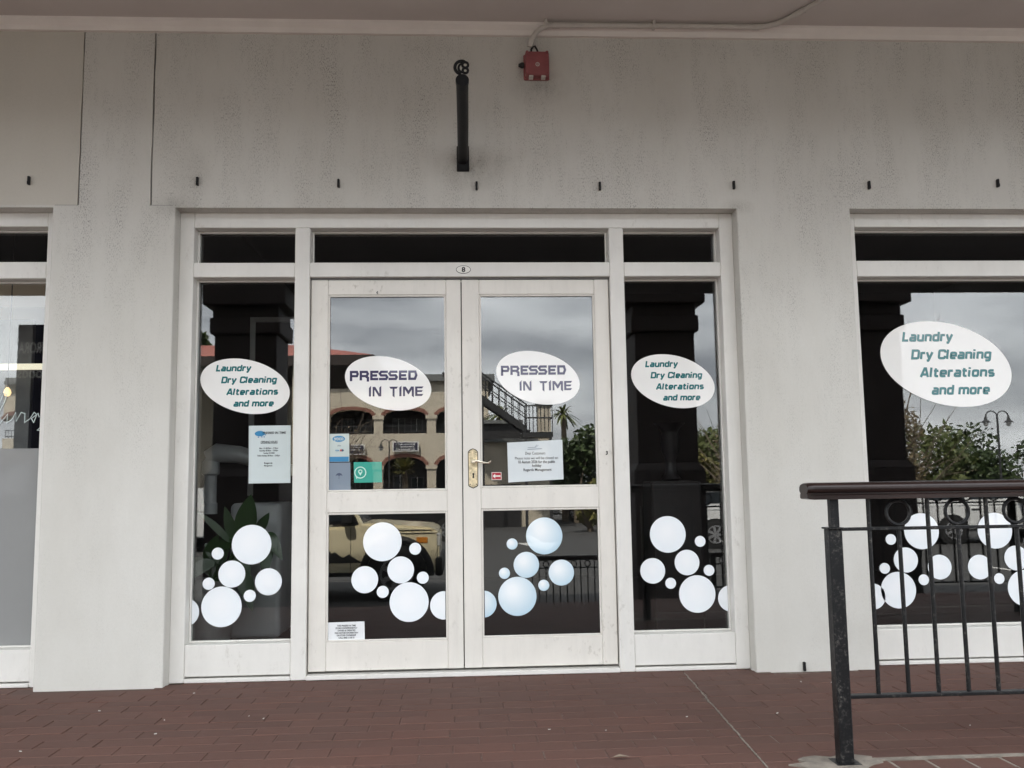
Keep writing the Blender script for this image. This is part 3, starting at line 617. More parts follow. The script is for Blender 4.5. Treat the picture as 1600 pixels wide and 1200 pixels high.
STR = [[(115, 442), (115, 265), (226, 265), (242, 305), (226, 345), (116, 345)], [(302, 428), (302, 265), (415, 265), (436, 302), (412, 345), (322, 345)], [(400, 352), (437, 378), (437, 452)],
       [(640, 265), (503, 265), (503, 405), (634, 405)], [(503, 335), (612, 335)], [(820, 265), (690, 265), (664, 300), (690, 335), (782, 335), (806, 370), (786, 405), (648, 405)],
       [(1002, 265), (872, 265), (846, 300), (872, 335), (964, 335), (988, 370), (968, 405), (830, 405)], [(1188, 265), (1052, 265), (1052, 405), (1180, 405)], [(1052, 335), (1166, 335)]]
DD = [(1232, 265), (1342, 265), (1362, 335), (1336, 405), (1232, 405)]
POL = [[(457, 575), (497, 535), (497, 740), (457, 740)], [(527, 555), (563, 590), (563, 740), (527, 740)], [(530, 555), (578, 555), (690, 740), (642, 740)], [(655, 570), (692, 535), (692, 740), (655, 700)],
       [(845, 555), (1010, 555), (985, 595), (870, 595)], [(908, 594), (946, 594), (946, 765), (908, 735)], [(1037, 575), (1078, 535), (1078, 740), (1037, 740)], [(1108, 555), (1145, 600), (1145, 740), (1108, 740)],
       [(1110, 555), (1158, 555), (1228, 650), (1205, 705)], [(1262, 555), (1312, 555), (1215, 708), (1192, 665)], [(1275, 600), (1315, 556), (1315, 765), (1275, 735)],
       [(1340, 555), (1382, 555), (1382, 738), (1340, 738)], [(1381, 555), (1500, 555), (1475, 592), (1381, 592)], [(1381, 628), (1485, 628), (1465, 662), (1381, 662)], [(1381, 700), (1495, 700), (1470, 738), (1381, 738)]]
def pressed(cx, cz, k, y, t):
    f = .003314/12.31*k
    def C(p): return (cx + (p[0]-824)*f, cz - (p[1]-486)*f)
    mb = MB(); q = 0
    for s in STR: stroke(mb, [C(p) for p in s], 46*f, y - q*6e-5); q += 1
    stroke(mb, [C(p) for p in DD], 46*f, y - q*6e-5, True); mb.build('lettering', 'navy', t)
    mb = MB()
    for i, s in enumerate(POL):
        mb.face([(C(p)[0], y - i*6e-5, C(p)[1]) for p in s])
    mb.build('lettering', 'navy', t)
YS, YD = GS, GD
ellipse(-1.119, 1.467, .233, .137, YS, 'laundry', 'white oval laundry sticker in the left side window above the opening hours sheet')
ellipse(1.115, 1.474, .227, .137, YS, 'laundry', 'white oval laundry sticker in the narrow right side window')
ellipse(2.608, 1.555, .367, .222, YS, 'laundry', 'largest white oval laundry sticker, in the window above the railing')
ellipse(-.381, 1.471, .226, .1345, YD, 'pressed', 'white oval sticker with navy lettering on the left door')
ellipse(.3945, 1.493, .222, .1345, YD, 'pressed', 'white oval sticker with navy lettering on the right door')
blue_mats = {}
def bubble(x, z, r, y, label, blue=False, xmin=-9e9, xmax=9e9):
    mb = MB(); mb.disc(x, z, r, r, y-.0006, .0012, 0, 48, xmin, xmax)
    rr = round(r, 2)
    if blue:
        if rr not in blue_mats: blue_mats[rr] = vinyl('blue_bubble_print', (0.86, 0.90, 0.92), (0.40, 0.59, 0.71), rr*1.25, (rr*.25, -rr*.3))
        mt = blue_mats[rr]
    else:
        if ('w', rr) not in blue_mats: blue_mats[('w', rr)] = vinyl('white_bubble_print', (0.88, 0.90, 0.92), (0.78, 0.84, 0.88), rr*1.2, (rr*.1, -rr*.15))
        mt = blue_mats[('w', rr)]
    return mb.build('bubble_sticker', mt, loc=(x, y, z), label=label, category='sticker', group='round bubble stickers on the glass')
ROLE_A = ['large {c} bubble at the top of the cluster in the {w}', 'large {c} bubble at the bottom of the cluster in the {w}', 'medium {c} bubble between the two large ones in the {w}', 'medium {c} bubble off to the {s} side in the {w}',
          'small {c} bubble beside the topmost large one in the {w}', 'small {c} bubble just above the lowest large one in the {w}', 'small {c} bubble under the off-side medium one in the {w}', 'half {c} bubble cut off at the pane edge in the {w}']
def cluster(lst, y, w, s, blue=False, xmin=-9e9, xmax=9e9, c='white'):
    for (x, z, r), role in zip(lst, ROLE_A): bubble(x, z, r, y, role.format(w=w, s=s, c=c), blue, xmin, xmax)
cluster([(-1.073, .659, .099), (-1.217, .353, .1), (-1.169, .514, .067), (-.986, .472, .067), (-1.241, .617, .03), (-1.283, .468, .03), (-1.078, .404, .03), (-1.397, .329, .07)], YS, 'left side window', 'right', xmin=-1.362)
cluster([(-.41, .664, .097), (-.276, .362, .098), (-.318, .522, .067), (-.498, .477, .067), (-.245, .626, .03), (-.207, .481, .03), (-.408, .415, .03), (-.101, .342, .07)], YD, 'left door', 'left', xmax=-.094)
cluster([(.412, .679, .093), (.27, .379, .097), (.318, .535, .065), (.496, .493, .065), (.247, .641, .028), (.206, .495, .028), (.405, .431, .028), (.097, .344, .067)], YD, 'right door', 'right', True, xmin=.104, c='blue shaded')
cluster([(1.06, .673, .094), (1.204, .366, .095), (1.156, .527, .065), (.975, .488, .065), (1.229, .634, .028), (1.27, .485, .028), (1.067, .423, .028), (1.379, .34, .067)], YS, 'right side window', 'left', xmax=1.362)
cluster([(2.413, .666, .094), (2.27, .364, .094), (2.319, .518, .065), (2.499, .478, .064), (2.245, .626, .028), (2.203, .477, .028), (2.409, .414, .028), (2.131, .334, .067)], YS, 'window behind the railing, left', 'right', xmin=2.118)
cluster([(2.812, .662, .094), (2.954, .36, .094), (2.918, .517, .065), (2.716, .474, .064), (2.995, .606, .028), (3.03, .46, .028), (2.817, .412, .028), (3.13, .33, .067)], YS, 'window behind the railing, right', 'left')

# ------------------------------------------------------------------ papers and cards on the glass
def sheet(name, x0, x1, z0, z1, y, mat, label, cat, skew=0.0):
    t = thing(name, label, cat, ((x0+x1)/2, y, (z0+z1)/2))
    mb = MB(); mb.prism([(x0+.003, z0), (x1+.002, z0+skew), (x1, z1+skew), (x0, z1)], 'y', y-.0006, y-.0014); mb.build('sheet', mat, t)
    return t
t = sheet('opening_hours_sheet', -1.096, -.884, .967, 1.262, YS, 'paper', 'pale laminated opening hours sheet taped below the left oval sticker', 'notice')
yy = YS-.0024
MB().disc(-1.040, 1.221, .026, .014, yy+.0006, .0006, 0, 24).build('logo', 'card_blue', t)
for x, z in ((-1.012, 1.214), (-1.047, 1.203), (-1.030, 1.204), (-1.018, 1.204)): MB().disc(x, z, .004, .003, yy+.0006, .0006, 0, 12).build('logo_drop', 'card_blue', t)
text('PRESSED IN TIME', .016, -1.026, yy, 1.219, 'ink', t, width=.118, bold=.0004)
text('OPENING HOURS', .016, -1.035, yy, 1.172, 'ink', t, width=.085, bold=.0003); B(-1.036, -.949, yy-.0003, yy, 1.1695, 1.171).build('underline', 'ink', t)
for s, z, x, w in (('Mon - Fri 08:00am - 17:30pm', 1.142, -1.041, .095), ('Saturday 08:00am - 13:00pm', 1.130, -1.041, .095), ('Sundays CLOSED', 1.117, -1.020, .056), ('Public Holidays 08:30am - 13:00pm', 1.104, -1.050, .113), ('Regards', 1.066, -1.016, .042), ('Management', 1.053, -1.016, .042)):
    text(s, .011, x, yy, z, 'ink', t, width=w, bold=.0002)
t = sheet('closing_note', .229, .515, .953, 1.157, YD, 'note_paper', 'white closing note taped inside the right door beside the handle', 'notice', .012)
yy = YD-.0024
text('Dear Customers', .021, .322, yy, 1.094, 'ink', t, width=.103); text('Please note we will be closed on', .019, .268, yy, 1.070, 'ink', t, width=.222)
text('10 August 2026 for the public', .020, .285, yy, 1.050, 'ink', t, width=.190, bold=.0003); text('holiday', .020, .356, yy, 1.031, 'ink', t, width=.048, bold=.0003); text('Regards Management', .019, .311, yy, 1.010, 'ink', t, width=.145, bold=.0003)
lg = MB(); stroke(lg, [(.335, 1.1305), (.378, 1.1315)], .002, yy); stroke(lg, [(.372, 1.132), (.383, 1.145)], .002, yy-.0001); stroke(lg, [(.378, 1.132), (.39, 1.143)], .0015, yy-.0002); stroke(lg, [(.333, 1.121), (.408, 1.124)], .003, yy-.0003)
lg.build('letterhead', 'card_grey', t)
t = sheet('card_payment_sticker', -.681, -.580, 1.070, 1.213, YD, 'card_pale', 'pale card payment sticker with a blue oval at the left door edge', 'sticker')
MB().disc(-.632, 1.187, .032, .016, YD-.0016, .0006, 0, 28).build('logo', 'card_blue', t); text('yoco', .028, -.656, YD-.003, 1.180, 'card_pale', t, width=.048, bold=.0006)
B(-.679, -.581, YD-.0022, YD-.0016, 1.071, 1.096).build('blue_band', 'card_blue', t); text('VISA', .010, -.650, YD-.0024, 1.124, 'card_blue', t, width=.022, bold=.0004)
MB().disc(-.620, 1.128, .006, .006, YD-.0016, .0005, 0, 16).build('red_dot', 'logo_red', t); MB().disc(-.612, 1.128, .006, .006, YD-.0022, .0005, 0, 16).build('dark_dot', 'card_ink', t)
text('pay', .012, -.637, YD-.0024, 1.150, 'card_ink', t, width=.017)
t = sheet('umbrella_card', -.684, -.573, .926, 1.066, YD, 'card_grey', 'blue grey card with an umbrella emblem below the card payment sticker', 'sticker')
um = MB(); um.prism([(-.648, .999), (-.64, 1.010), (-.629, 1.014), (-.618, 1.010), (-.611, .999), (-.621, 1.002), (-.629, .998), (-.638, 1.002)], 'y', YD-.0016, YD-.0022); um.box(-.6305, -.6285, YD-.0022, YD-.0016, .982, .9975); um.build('umbrella_emblem', 'card_ink', t)
t = sheet('green_map_card', -.556, -.414, .963, 1.067, YD, 'card_green', 'green card with a white map pin in a speech bubble', 'sticker')
gm = MB(); ring = [(-.522 + .028*math.cos(a), 1.014 + .028*math.sin(a)) for a in [2*math.pi*k/20 for k in range(20)]]
stroke(gm, ring, .005, YD-.002, True); gm.prism([(-.545, .996), (-.535, .989), (-.541, .981)], 'y', YD-.0016, YD-.0022)
stroke(gm, [(-.522 + .0085*math.cos(a), 1.019 + .0085*math.sin(a)) for a in [2*math.pi*k/14 for k in range(14)]], .005, YD-.0024, True); gm.prism([(-.531, 1.014), (-.513, 1.014), (-.522, .998)], 'y', YD-.0016, YD-.0021)
gm.build('map_pin_emblem', 'card_mint', t)
t = sheet('arrow_sign', .147, .197, .967, 1.006, YD, 'sign_red', 'small red sign with a white arrow pointing left beside the brass handle', 'sign')
ar = MB(); ar.prism([(.152, .9865), (.165, .998), (.165, .990), (.192, .990), (.192, .983), (.165, .983), (.165, .975)], 'y', YD-.0016, YD-.0024); ar.build('arrow', 'plate_white', t)
fb = MB(); 
for q in ((.147, .149, .967, 1.006), (.195, .197, .967, 1.006), (.149, .195, .967, .969), (.149, .195, 1.004, 1.006)): fb.box(q[0], q[1], YD-.0022, YD-.0016, q[2], q[3])
fb.build('border', 'plate_white', t)
t = sheet('ownership_notice', -.681, -.499, .178, .270, YD, 'paper_white', 'small white printed notice in the bottom corner of the left door', 'notice', .002)
for i, (s, w) in enumerate((('THIS PRESSED IN TIME', .092), ('STORE IS INDEPENDENTLY', .108), ('OWNED & OPERATED', .088), ('FOR FURTHER INFORMATION', .115), ('ON STORE OWNERSHIP', .095), ('CALL 0860 11 00 31', .078))):
    text(s, .0105, -.588 - w/2, YD-.0024, .2495 - i*.0118, 'ink', t, width=w, bold=.0003)
t = thing('number_plate', 'white oval number plate reading 8 above the doors', 'sign', (.0115, FY, 2.059))
MB().disc(.0115, 2.059, .0385, .0215, FY-.0005, .002, 0, 40).build('rim', 'dark', t); MB().disc(.0115, 2.059, .036, .019, FY-.0026, .001, 0, 40).build('plate', 'plate_white', t)
text('8', .036, .0025, FY-.0042, 2.0465, 'ink', t, width=.019, bold=.0012)
# script lettering on the neighbour window
sc = MB()
def px(p): # points read off a straight-on drawing, metres on the pane
    return [(-2.35 + .0325*q[0]/10, 1.46 - .0325*q[1]/10) for q in p]
for s in ([(-12, 62), (-2, 40), (8, 20), (11, 8), (6, 6), (1, 20), (-4, 48), (0, 56), (8, 46), (14, 38), (13, 52), (20, 48)], [(20, 48), (26, 36), (27, 50), (34, 36), (40, 38), (40, 52), (48, 46)], [(48, 46), (54, 36), (58, 40), (54, 52), (50, 46), (60, 38), (62, 44)],
          [(82, 34), (72, 32), (66, 38), (78, 48), (80, 58), (70, 66), (60, 64), (68, 56), (80, 52)]): stroke(sc, [(x, z) for x, z in px(s)], .0042, GS-.002)
sc.build('script_lettering', 'card_pale', wl_)

# ------------------------------------------------------------------ things on the wall and ceiling
for x, z, lab in ((-2.169, 2.498, 'above the neighbour window at the left'), (-1.335, 2.497, 'above the left side window'), (-.624, 2.489, 'above the left door'), (.083, 2.478, 'below the black sign bracket'), (.724, 2.478, 'above the right door edge'),
                  (1.432, 2.486, 'above the right end of the shopfront frame'), (2.158, 2.488, 'above the left end of the right window'), (2.861, 2.501, 'above the right window at the picture edge'), (1.684, .023, 'at the foot of the right pier')):
    mb = MB(); mb.box(x-.0055, x+.0055, -.016, .02, z-.022, z+.022, bev=.002); mb.box(x-.004, x+.004, -.021, -.014, z-.02, z-.006, bev=.001)
    mb.build('wall_pin', 'black_iron', loc=(x, 0, z), label='short black metal pin in the wall ' + lab, category='pin', group='black pins set in the plaster')
t = thing('sign_bracket', 'black tubular sign bracket with a scroll tip sticking out above the doors', 'bracket', (.014, 0, 2.62))
B(-.018, .046, -.012, .01, 2.555, 2.69, bev=.003).build('wall_plate', 'black_iron', t)
mb = MB(); mb.tube([(.014, -.008, 2.618), (.014, -.35, 2.668), (.012, -.70, 2.722)], .0275, 20); mb.build('arm', 'black_iron', t, smooth=True)
mb = MB(); mb.tube([(.012, -.694, 2.7215), (.012, -.712, 2.724)], .030, 20); mb.build('end_cap', 'black_iron', t, smooth=True)
mb = MB()
def arc(cx, cz, r, a0, a1, n=12): return [(cx + r*math.cos(R(a0+(a1-a0)*k/n)), -.705, cz + r*math.sin(R(a0+(a1-a0)*k/n))) for k in range(n+1)]
mb.tube(arc(.010, 2.785, .030, 60, 265), .0075, 8); mb.tube(arc(.016, 2.783, .020, 90, 270), .0055, 8); mb.tube(arc(.026, 2.797, .013, -180, 180), .0058, 8); mb.tube(arc(.026, 2.771, .012, -180, 180), .0058, 8); mb.tube([(.014, -.705, 2.812), (.016, -.705, 2.822)], [.006, .002], 8)
mb.build('scroll_tip', 'black_iron', t, smooth=True)
t = thing('junction_box', 'faded red plastic junction box on the wall under the ceiling conduit', 'electrical box', (.405, 0, 3.12))
mb = B(.343, .467, -.062, -.012, 3.056, 3.186, bev=.010, seg=2); mb.build('cover', 'red_plastic', t, smooth=True)
B(.336, .472, -.014, .004, 3.050, 3.190, bev=.008, seg=2).build('base', 'red_plastic', t)
for x in (.352, .456):
    for z in (3.066, 3.178): mb = MB(); mb.lathe([(.008, 0), (.008, -.006), (.005, -.008)], x, -.060, 12, 'y', z); mb.build('corner_screw', 'red_plastic', t)
MB().disc(.406, 3.112, .011, .011, -.0622, .001, 0, 20).build('emblem_ring', 'grey_pvc', t); MB().disc(.406, 3.112, .007, .007, -.0634, .0008, 0, 20).build('emblem', 'red_plastic', t); MB().disc(.407, 3.112, .003, .003, -.0644, .0008, 0, 12).build('emblem_dot', 'grey_pvc', t)
mb = MB(); mb.lathe([(.014, 0), (.016, -.012), (.012, -.020), (.008, -.03)], .338, -.035, 12, 'x', 3.118); mb.build('cable_gland', 'dark', t, smooth=True)
for x in (.362, .426): B(x, x+.022, -.055, -.02, 3.047, 3.056).build('knockout', 'grey_pvc', t)
mb = MB(); mb.tube([(.378, -.035, 3.186), (.376, -.036, 3.205), (.388, -.04, 3.222)], .005, 8); mb.tube([(.412, -.035, 3.186), (.406, -.036, 3.206), (.394, -.04, 3.224)], .005, 8); mb.build('cable', 'dark', t, smooth=True)
t = thing('conduit_pipe', 'grey plastic conduit running along the cornice and across the ceiling', 'pipe', (1.0, -.04, 3.31))
cpts = [(.369, -.045, 3.216), (.372, -.05, 3.236), (.383, -.055, 3.262), (.403, -.062, 3.288), (.430, -.066, 3.308), (.465, -.068, 3.320), (.50, -.069, 3.323), (1.0, -.070, 3.325), (1.575, -.070, 3.326), (1.62, -.074, 3.329), (1.66, -.09, 3.332), (1.695, -.12, 3.334), (1.725, -.165, 3.334), (1.79, -.285, 3.334), (1.92, -.53, 3.334), (2.4, -1.45, 3.334)]
mb = MB(); mb.tube(cpts, .0135, 12); mb.build('pipe', 'grey_pvc', t, smooth=True)
for p, q in (((.485, -.0685, 3.322), (.525, -.069, 3.323)), ((1.55, -.070, 3.326), (1.585, -.0705, 3.3262)), ((1.735, -.184, 3.334), (1.765, -.239, 3.334))):
    mb = MB(); mb.tube([p, q], .0165, 12); mb.build('coupling', 'grey_pvc', t, smooth=True)
for x, y0 in ((.452, -.067), (1.02, -.07)): B(x-.007, x+.007, y0-.02, y0+.016, 3.307, 3.351, bev=.002).build('clip', 'grey_pvc', t)

# ------------------------------------------------------------------ railing in front of the right window
t = thing('iron_railing', 'black iron railing with a dark wooden handrail in front of the right window', 'railing', (1.27, -1.48, 0))
RY = -1.48
prof = [(-.048, .906), (-.046, .918), (-.036, .927), (-.018, .931), (.018, .931), (.036, .927), (.046, .918), (.048, .906), (.044, .898), (.036, .895), (.036, .890), (.041, .887), (.041, .873), (-.041, .873), (-.041, .887), (-.036, .890), (-.036, .895), (-.044, .898)]
mb = MB(); rings = []
for x, sc_ in ((1.170, .82), (1.177, .95), (1.193, 1.0), (4.6, 1.0)):
    rings.append([mb.bm.verts.new((x, RY + p[0]*sc_, .903 + (p[1]-.903)*sc_)) for p in prof])
for a, b in zip(rings, rings[1:]):
    for k in range(len(prof)): mb.bm.faces.new((a[k], a[(k+1) % len(prof)], b[(k+1) % len(prof)], b[k]))
mb.bm.faces.new(rings[0]); mb.bm.faces.new(rings[-1][::-1]); mb.build('handrail', 'handrail', t, smooth=True)
B(1.243, 1.290, RY-.0235, RY+.0235, -.003, .772, bev=.003).build('post', 'rail_paint', t); B(1.238, 1.295, RY-.029, RY+.029, .772, .778, bev=.001).build('post_cap', 'rail_paint', t)
B(1.256, 1.286, RY-.014, RY+.014, .778, .874, bev=.002).build('post_neck', 'rail_paint', t)
B(3.9, 3.947, RY-.0235, RY+.0235, -.003, .772, bev=.003).build('post', 'rail_paint', t); B(3.908, 3.938, RY-.014, RY+.014, .772, .874, bev=.002).build('post_neck', 'rail_paint', t)
B(1.286, 4.5, RY-.012, RY+.012, .765, .776, bev=.002).build('top_bar', 'rail_paint', t); B(1.289, 4.5, RY-.014, RY+.014, .208, .220, bev=.002).build('bottom_bar', 'rail_paint', t)
n = 0; x = 1.3945
while x < 4.4:
    if abs(x - 3.923) > .05:
        mb = MB(); mb.tube([(x, RY, .212), (x, RY, .874 if n % 2 == 0 else .768)], .0076, 8); mb.build('baluster', 'rail_paint', t, smooth=True)
        if n % 2: mb = MB(); mb.tube([(x + .0415*math.cos(a), RY, .8245 + .0415*math.sin(a)) for a in [2*math.pi*k/24 for k in range(24)]], .0062, 8, closed=True); mb.build('ring', 'rail_paint', t, smooth=True)
    x += .1045; n += 1
mb = MB(); mb.box(1.225, 1.308, RY-.042, RY+.042, -.004, .004); mb.build('base_plate', 'black_worn', t)

# ------------------------------------------------------------------ inside the shop
t = thing('house_plant', 'broad leaved green plant in a grey planter behind the left side window', 'plant', (-1.30, .52, 0))
mb = MB(); mb.lathe([(.095, 0), (.115, .25), (.135, .45), (.145, .46), (.125, .455), (.11, .42)], -1.36, .50, 20); mb.build('planter', 'pot', t, smooth=True)
def big_leaf(base, tip, w, sag):
    mb = MB(); b, e = Vector(base), Vector(tip); d = e - b; side = d.cross(Vector((0.25, -1, 0.1))).normalized()
    n = 8; rows = []
    for k in range(n+1):
        s = k/n; c = b + d*s + Vector((0, 0, sag*math.sin(math.pi*s))); wv = w*math.sin(math.pi*min(1, s**.75*.97+.02))**.8 if 0 < k < n else .002
        rows.append([mb.bm.verts.new(c - side*wv + Vector((0, 0, -.12*wv))), mb.bm.verts.new(c + Vector((0, .02*0, .1*wv))), mb.bm.verts.new(c + side*wv + Vector((0, 0, -.12*wv)))])
    for a, c in zip(rows, rows[1:]):
        for q in (0, 1): mb.bm.faces.new((a[q], a[q+1], c[q+1], c[q]))
    mb.build('leaf', 'leaf', t, smooth=True)
def pp(px_, py_, y=.5): return Vector(((px_-723)*.00356, y, .935-(py_-757)*.00356 - .012*(px_-723)*.00356))
for (bx, bz), (tx, tz), w, sag, dy in (((386, 838), (402, 768), .058, .01, .0), ((373, 836), (361, 786), .030, .0, .03), ((372, 842), (322, 792), .020, .012, -.02), ((412, 832), (452, 866), .042, .05, -.03), ((424, 838), (424, 894), .040, .03, .0), ((384, 880), (410, 940), .045, .03, -.05),
        ((348, 868), (308, 900), .035, .03, -.03), ((330, 868), (352, 828), .036, .0, .04), ((344, 850), (384, 842), .034, .02, .02), ((404, 838), (380, 886), .07, .02, .05), ((360, 872), (330, 842), .05, .02, .06), ((372, 862), (398, 905), .055, .03, .04), ((396, 834), (384, 800), .032, .0, .08), ((406, 826), (426, 796), .028, .0, .06), ((350, 892), (300, 872), .04, .04, .07)):
    b, e = pp(bx, bz), pp(tx, tz); e.y += dy - .05; b.y += dy*.5
    big_leaf(b, e, w, sag)
    mb = MB(); r0 = Vector((-1.345 + random.uniform(-.03, .03), .50, .44)); mb.tube([r0, r0.lerp(b, .6) + Vector((0, 0, .03)), b], [.006, .005, .0035], 6); mb.build('stem', 'leaf', t)
t = thing('pressing_machine', 'white steam pressing machine with an upright column behind the left plant', 'machine', (-1.2, .95, 0))
B(-1.33, -1.04, .75, 1.2, .10, .86, bev=.03, seg=3).build('cabinet', 'appliance', t, smooth=True)
mb = MB(); mb.lathe([(.042, .80), (.042, .86), (.036, .865), (.036, 1.02), (.05, 1.03), (.05, 1.09), (.03, 1.12)], -1.455, .80, 18); mb.build('column', 'appliance', t, smooth=True)
mb = MB(); mb.tube([(-1.47, .8, 1.12), (-1.42, .8, 1.15), (-1.30, .82, 1.14), (-1.12, .84, 1.08), (-.98, .86, 1.04)], [.045, .055, .05, .04, .03], 14); mb.build('press_arm', 'appliance', t, smooth=True)
t = thing('picture_frame', 'thin pale frame leaning inside the left side window behind the sticker', 'frame', (-1.0, 1.0, 1.2))
mb = B(-1.29, -1.26, 1.0, 1.02, .9, 1.985); mb.box(-1.26, -.80, 1.0, 1.02, 1.955, 1.985); mb.build('frame_edge', 'pot', t)
t = thing('urn_lamp', 'black urn shaped lamp standing inside the right side window', 'lamp', (1.12, .62, 0))
mb = MB(); mb.lathe([(.05, .95), (.06, .96), (.035, .99), (.028, 1.06), (.036, 1.09), (.05, 1.12), (.055, 1.20), (.048, 1.23), (.06, 1.25), (.09, 1.28)], 1.19, .62, 20); mb.build('urn', 'black_worn', t, smooth=True)
mb = MB(); mb.box(1.05, 1.33, .5, .76, -.001, .95, bev=.01); mb.build('stand', 'room', t)
t = thing('light_bulb', 'glowing warm bulb hanging inside the neighbour window at the left edge', 'lamp', (-2.6, .55, 1.5))
mb = MB(); mb.lathe([(.006, .03), (.016, .016), (.02, 0), (.014, -.016), (.004, -.021)], -2.52, .6, 14, cz=1.49); mb.build('bulb', 'bulb', t, smooth=True)
mb = MB(); mb.tube([(-2.52, .6, 1.52), (-2.52, .6, 2.9)], .003, 6); mb.build('cord', 'dark', t)
B(-4.4, -2.56, 1.2, 1.24, 1.70, 1.735).build('strip_lamp', 'strip_light', label='bright strip light inside the neighbour window at the left edge', category='lamp')
B(-5.0, -2.45, .9, 1.5, 2.03, 2.17).build('ceiling_bulkhead', 'room_warm', kind='structure')
B(-4.9, -2.72, 1.3, 1.34, 1.1, 2.2).build('display_board', 'pot', label='grey display board inside the neighbour window', category='board')


# ------------------------------------------------------------------ the street opposite (seen mirrored in the glass)
# y here is a real distance in front of the shop; the far side lies at negative y
def car(name, label, cat, x0, x1, y, ground, hgt, paint, wid=1.75, boxy=False, face=1, roofm=None, wins=None):
    """x0..x1 length; the near side lies at y, the body runs away from the shop; face=1 means the nose is at x1"""
    t = thing(name, label, cat, ((x0+x1)/2, y-wid/2, ground)); L = x1-x0
    def X(u): return x0 + u*L if face > 0 else x1 - u*L
    def Z(v): return ground + v*hgt
    yn, yf = y, y-wid
    if boxy:
        low = [(.0, .22), (.0, .60), (.01, .63), (.60, .63), (.66, .66), (.955, .615), (.985, .56), (.985, .22)]
        cab = [(.015, .63), (.03, .97), (.06, 1.0), (.50, 1.0), (.545, .97), (.635, .655)]
    else:
        low = [(.0, .20), (-.0, .55), (.03, .60), (.18, .64), (.66, .62), (.90, .53), (.985, .42), (.99, .20)]
        cab = [(.05, .61), (.16, .90), (.24, .985), (.42, 1.0), (.52, .97), (.70, .62)]
    mb = MB(); r1 = [(X(u), yn, Z(v)) for u, v in low]; r2 = [(X(u), yf, Z(v)) for u, v in low]
    tb = bmesh.new(); va = [tb.verts.new(p) for p in r1]; vb = [tb.verts.new(p) for p in r2]; tb.faces.new(va); tb.faces.new(vb[::-1])
    for k in range(len(va)): tb.faces.new((va[k], va[(k+1) % len(va)], vb[(k+1) % len(va)], vb[k]))
    bmesh.ops.recalc_face_normals(tb, faces=tb.faces[:]); bmesh.ops.bevel(tb, geom=tb.edges[:], offset=.035, segments=2, affect='EDGES'); mb.add(tb)
    mb.build('body', paint, t, smooth=True)
    ins = .10 if not boxy else .06
    mb = MB(); a = [mb.bm.verts.new((X(u), yn - .015 - ins*max(0, (v-.63)/.37), Z(v))) for u, v in cab]; b = [mb.bm.verts.new((X(u), yf + .015 + ins*max(0, (v-.63)/.37), Z(v))) for u, v in cab]
    mb.bm.faces.new(a); mb.bm.faces.new(b[::-1])
    for k in range(len(a)): mb.bm.faces.new((a[k], a[(k+1) % len(a)], b[(k+1) % len(a)], b[k]))
    mb.build('cabin', roofm or paint, t)
    ws = ([[(.05, .66), (.06, .93), (.27, .93), (.27, .66)], [(.30, .66), (.30, .93), (.50, .93), (.585, .68)]] if boxy else [[(.13, .65), (.21, .91), (.27, .945), (.36, .955), (.36, .65)], [(.385, .65), (.385, .955), (.50, .94), (.62, .65)]])
    for w in (wins or ws):
        mb = MB(); mb.hexa([(X(u), yn - .008 - ins*max(0, (v-.63)/.37), Z(v)) for u, v in w], [(X(u), yn - .03 - ins*max(0, (v-.63)/.37), Z(v)) for u, v in w]); mb.build('side_window', 'car_glass', t)
    rw = .185*hgt + .06 if boxy else .32 if hgt > 1.3 else .30
    for u in ((.19, .80) if boxy else (.19, .79)):
        mb = MB(); mb.lathe([(rw*1.16, .02), (rw*1.16, -.25)], X(u), yn, 24, 'y', ground + rw*1.02); mb.build('wheel_arch', 'car_trim', t)
        for yy, sg in ((yn+.03, 1), (yf-.03, -1)):
            mb = MB(); mb.lathe([(rw*.6, 0), (rw*.92, 0), (rw, -.03*sg), (rw, -.19*sg), (rw*.6, -.2*sg)], X(u), yy, 26, 'y', ground + rw); w_ = mb.build('wheel', 'tyre', t, smooth=True)
            if sg > 0:
                mb = MB(); mb.lathe([(rw*.12, .012), (rw*.12, .0)], X(u), yy, 12, 'y', ground + rw)
                for k in range(7):
                    a = 2*math.pi*k/7; d = Vector((math.cos(a), 0, math.sin(a))); e = Vector((-math.sin(a), 0, math.cos(a)))*rw*.075; c = Vector((X(u), yy+.004, ground+rw))
                    mb.face([c+d*rw*.1-e, c+d*rw*.64-e*1.5, c+d*rw*.64+e*1.5, c+d*rw*.1+e])
                mb.tube([(X(u) + rw*.62*math.cos(q), yy+.003, ground+rw+rw*.62*math.sin(q)) for q in [2*math.pi*k/24 for k in range(24)]], rw*.05, 6, closed=True)
                mb.build('rim', 'alloy', w_)
    sgn = face
    for u0, u1, nm in ((-.015, .02, 'rear_bumper'), (.965, 1.0, 'front_bumper')):
        a, b = sorted((X(u0), X(u1))); B(a, b, yf-.01, yn+.01, Z(.20), Z(.36 if boxy else .34), bev=.03, seg=2).build(nm, 'car_trim' if boxy else paint, t, smooth=True)
    a, b = sorted((X(.955), X(.99))); B(a, b, yn-.30, yn-.02, Z(.45 if boxy else .42), Z(.56 if boxy else .49), bev=.015).build('headlight', 'lamp_clear', t)
    a, b = sorted((X(-.006), X(.02))); B(a, b, yn-.20, yn+.004, Z(.42), Z(.52), bev=.01).build('tail_light', 'lamp_red', t)
    a, b = sorted((X(.565), X(.605))); B(a, b, yn, yn+.16, Z(.655), Z(.74), bev=.02).build('side_mirror', 'car_trim', t)
    a, b = sorted((X(.30), X(.345))); B(a, b, yn, yn+.022, Z(.565), Z(.585), bev=.006).build('door_handle', 'car_trim', t)
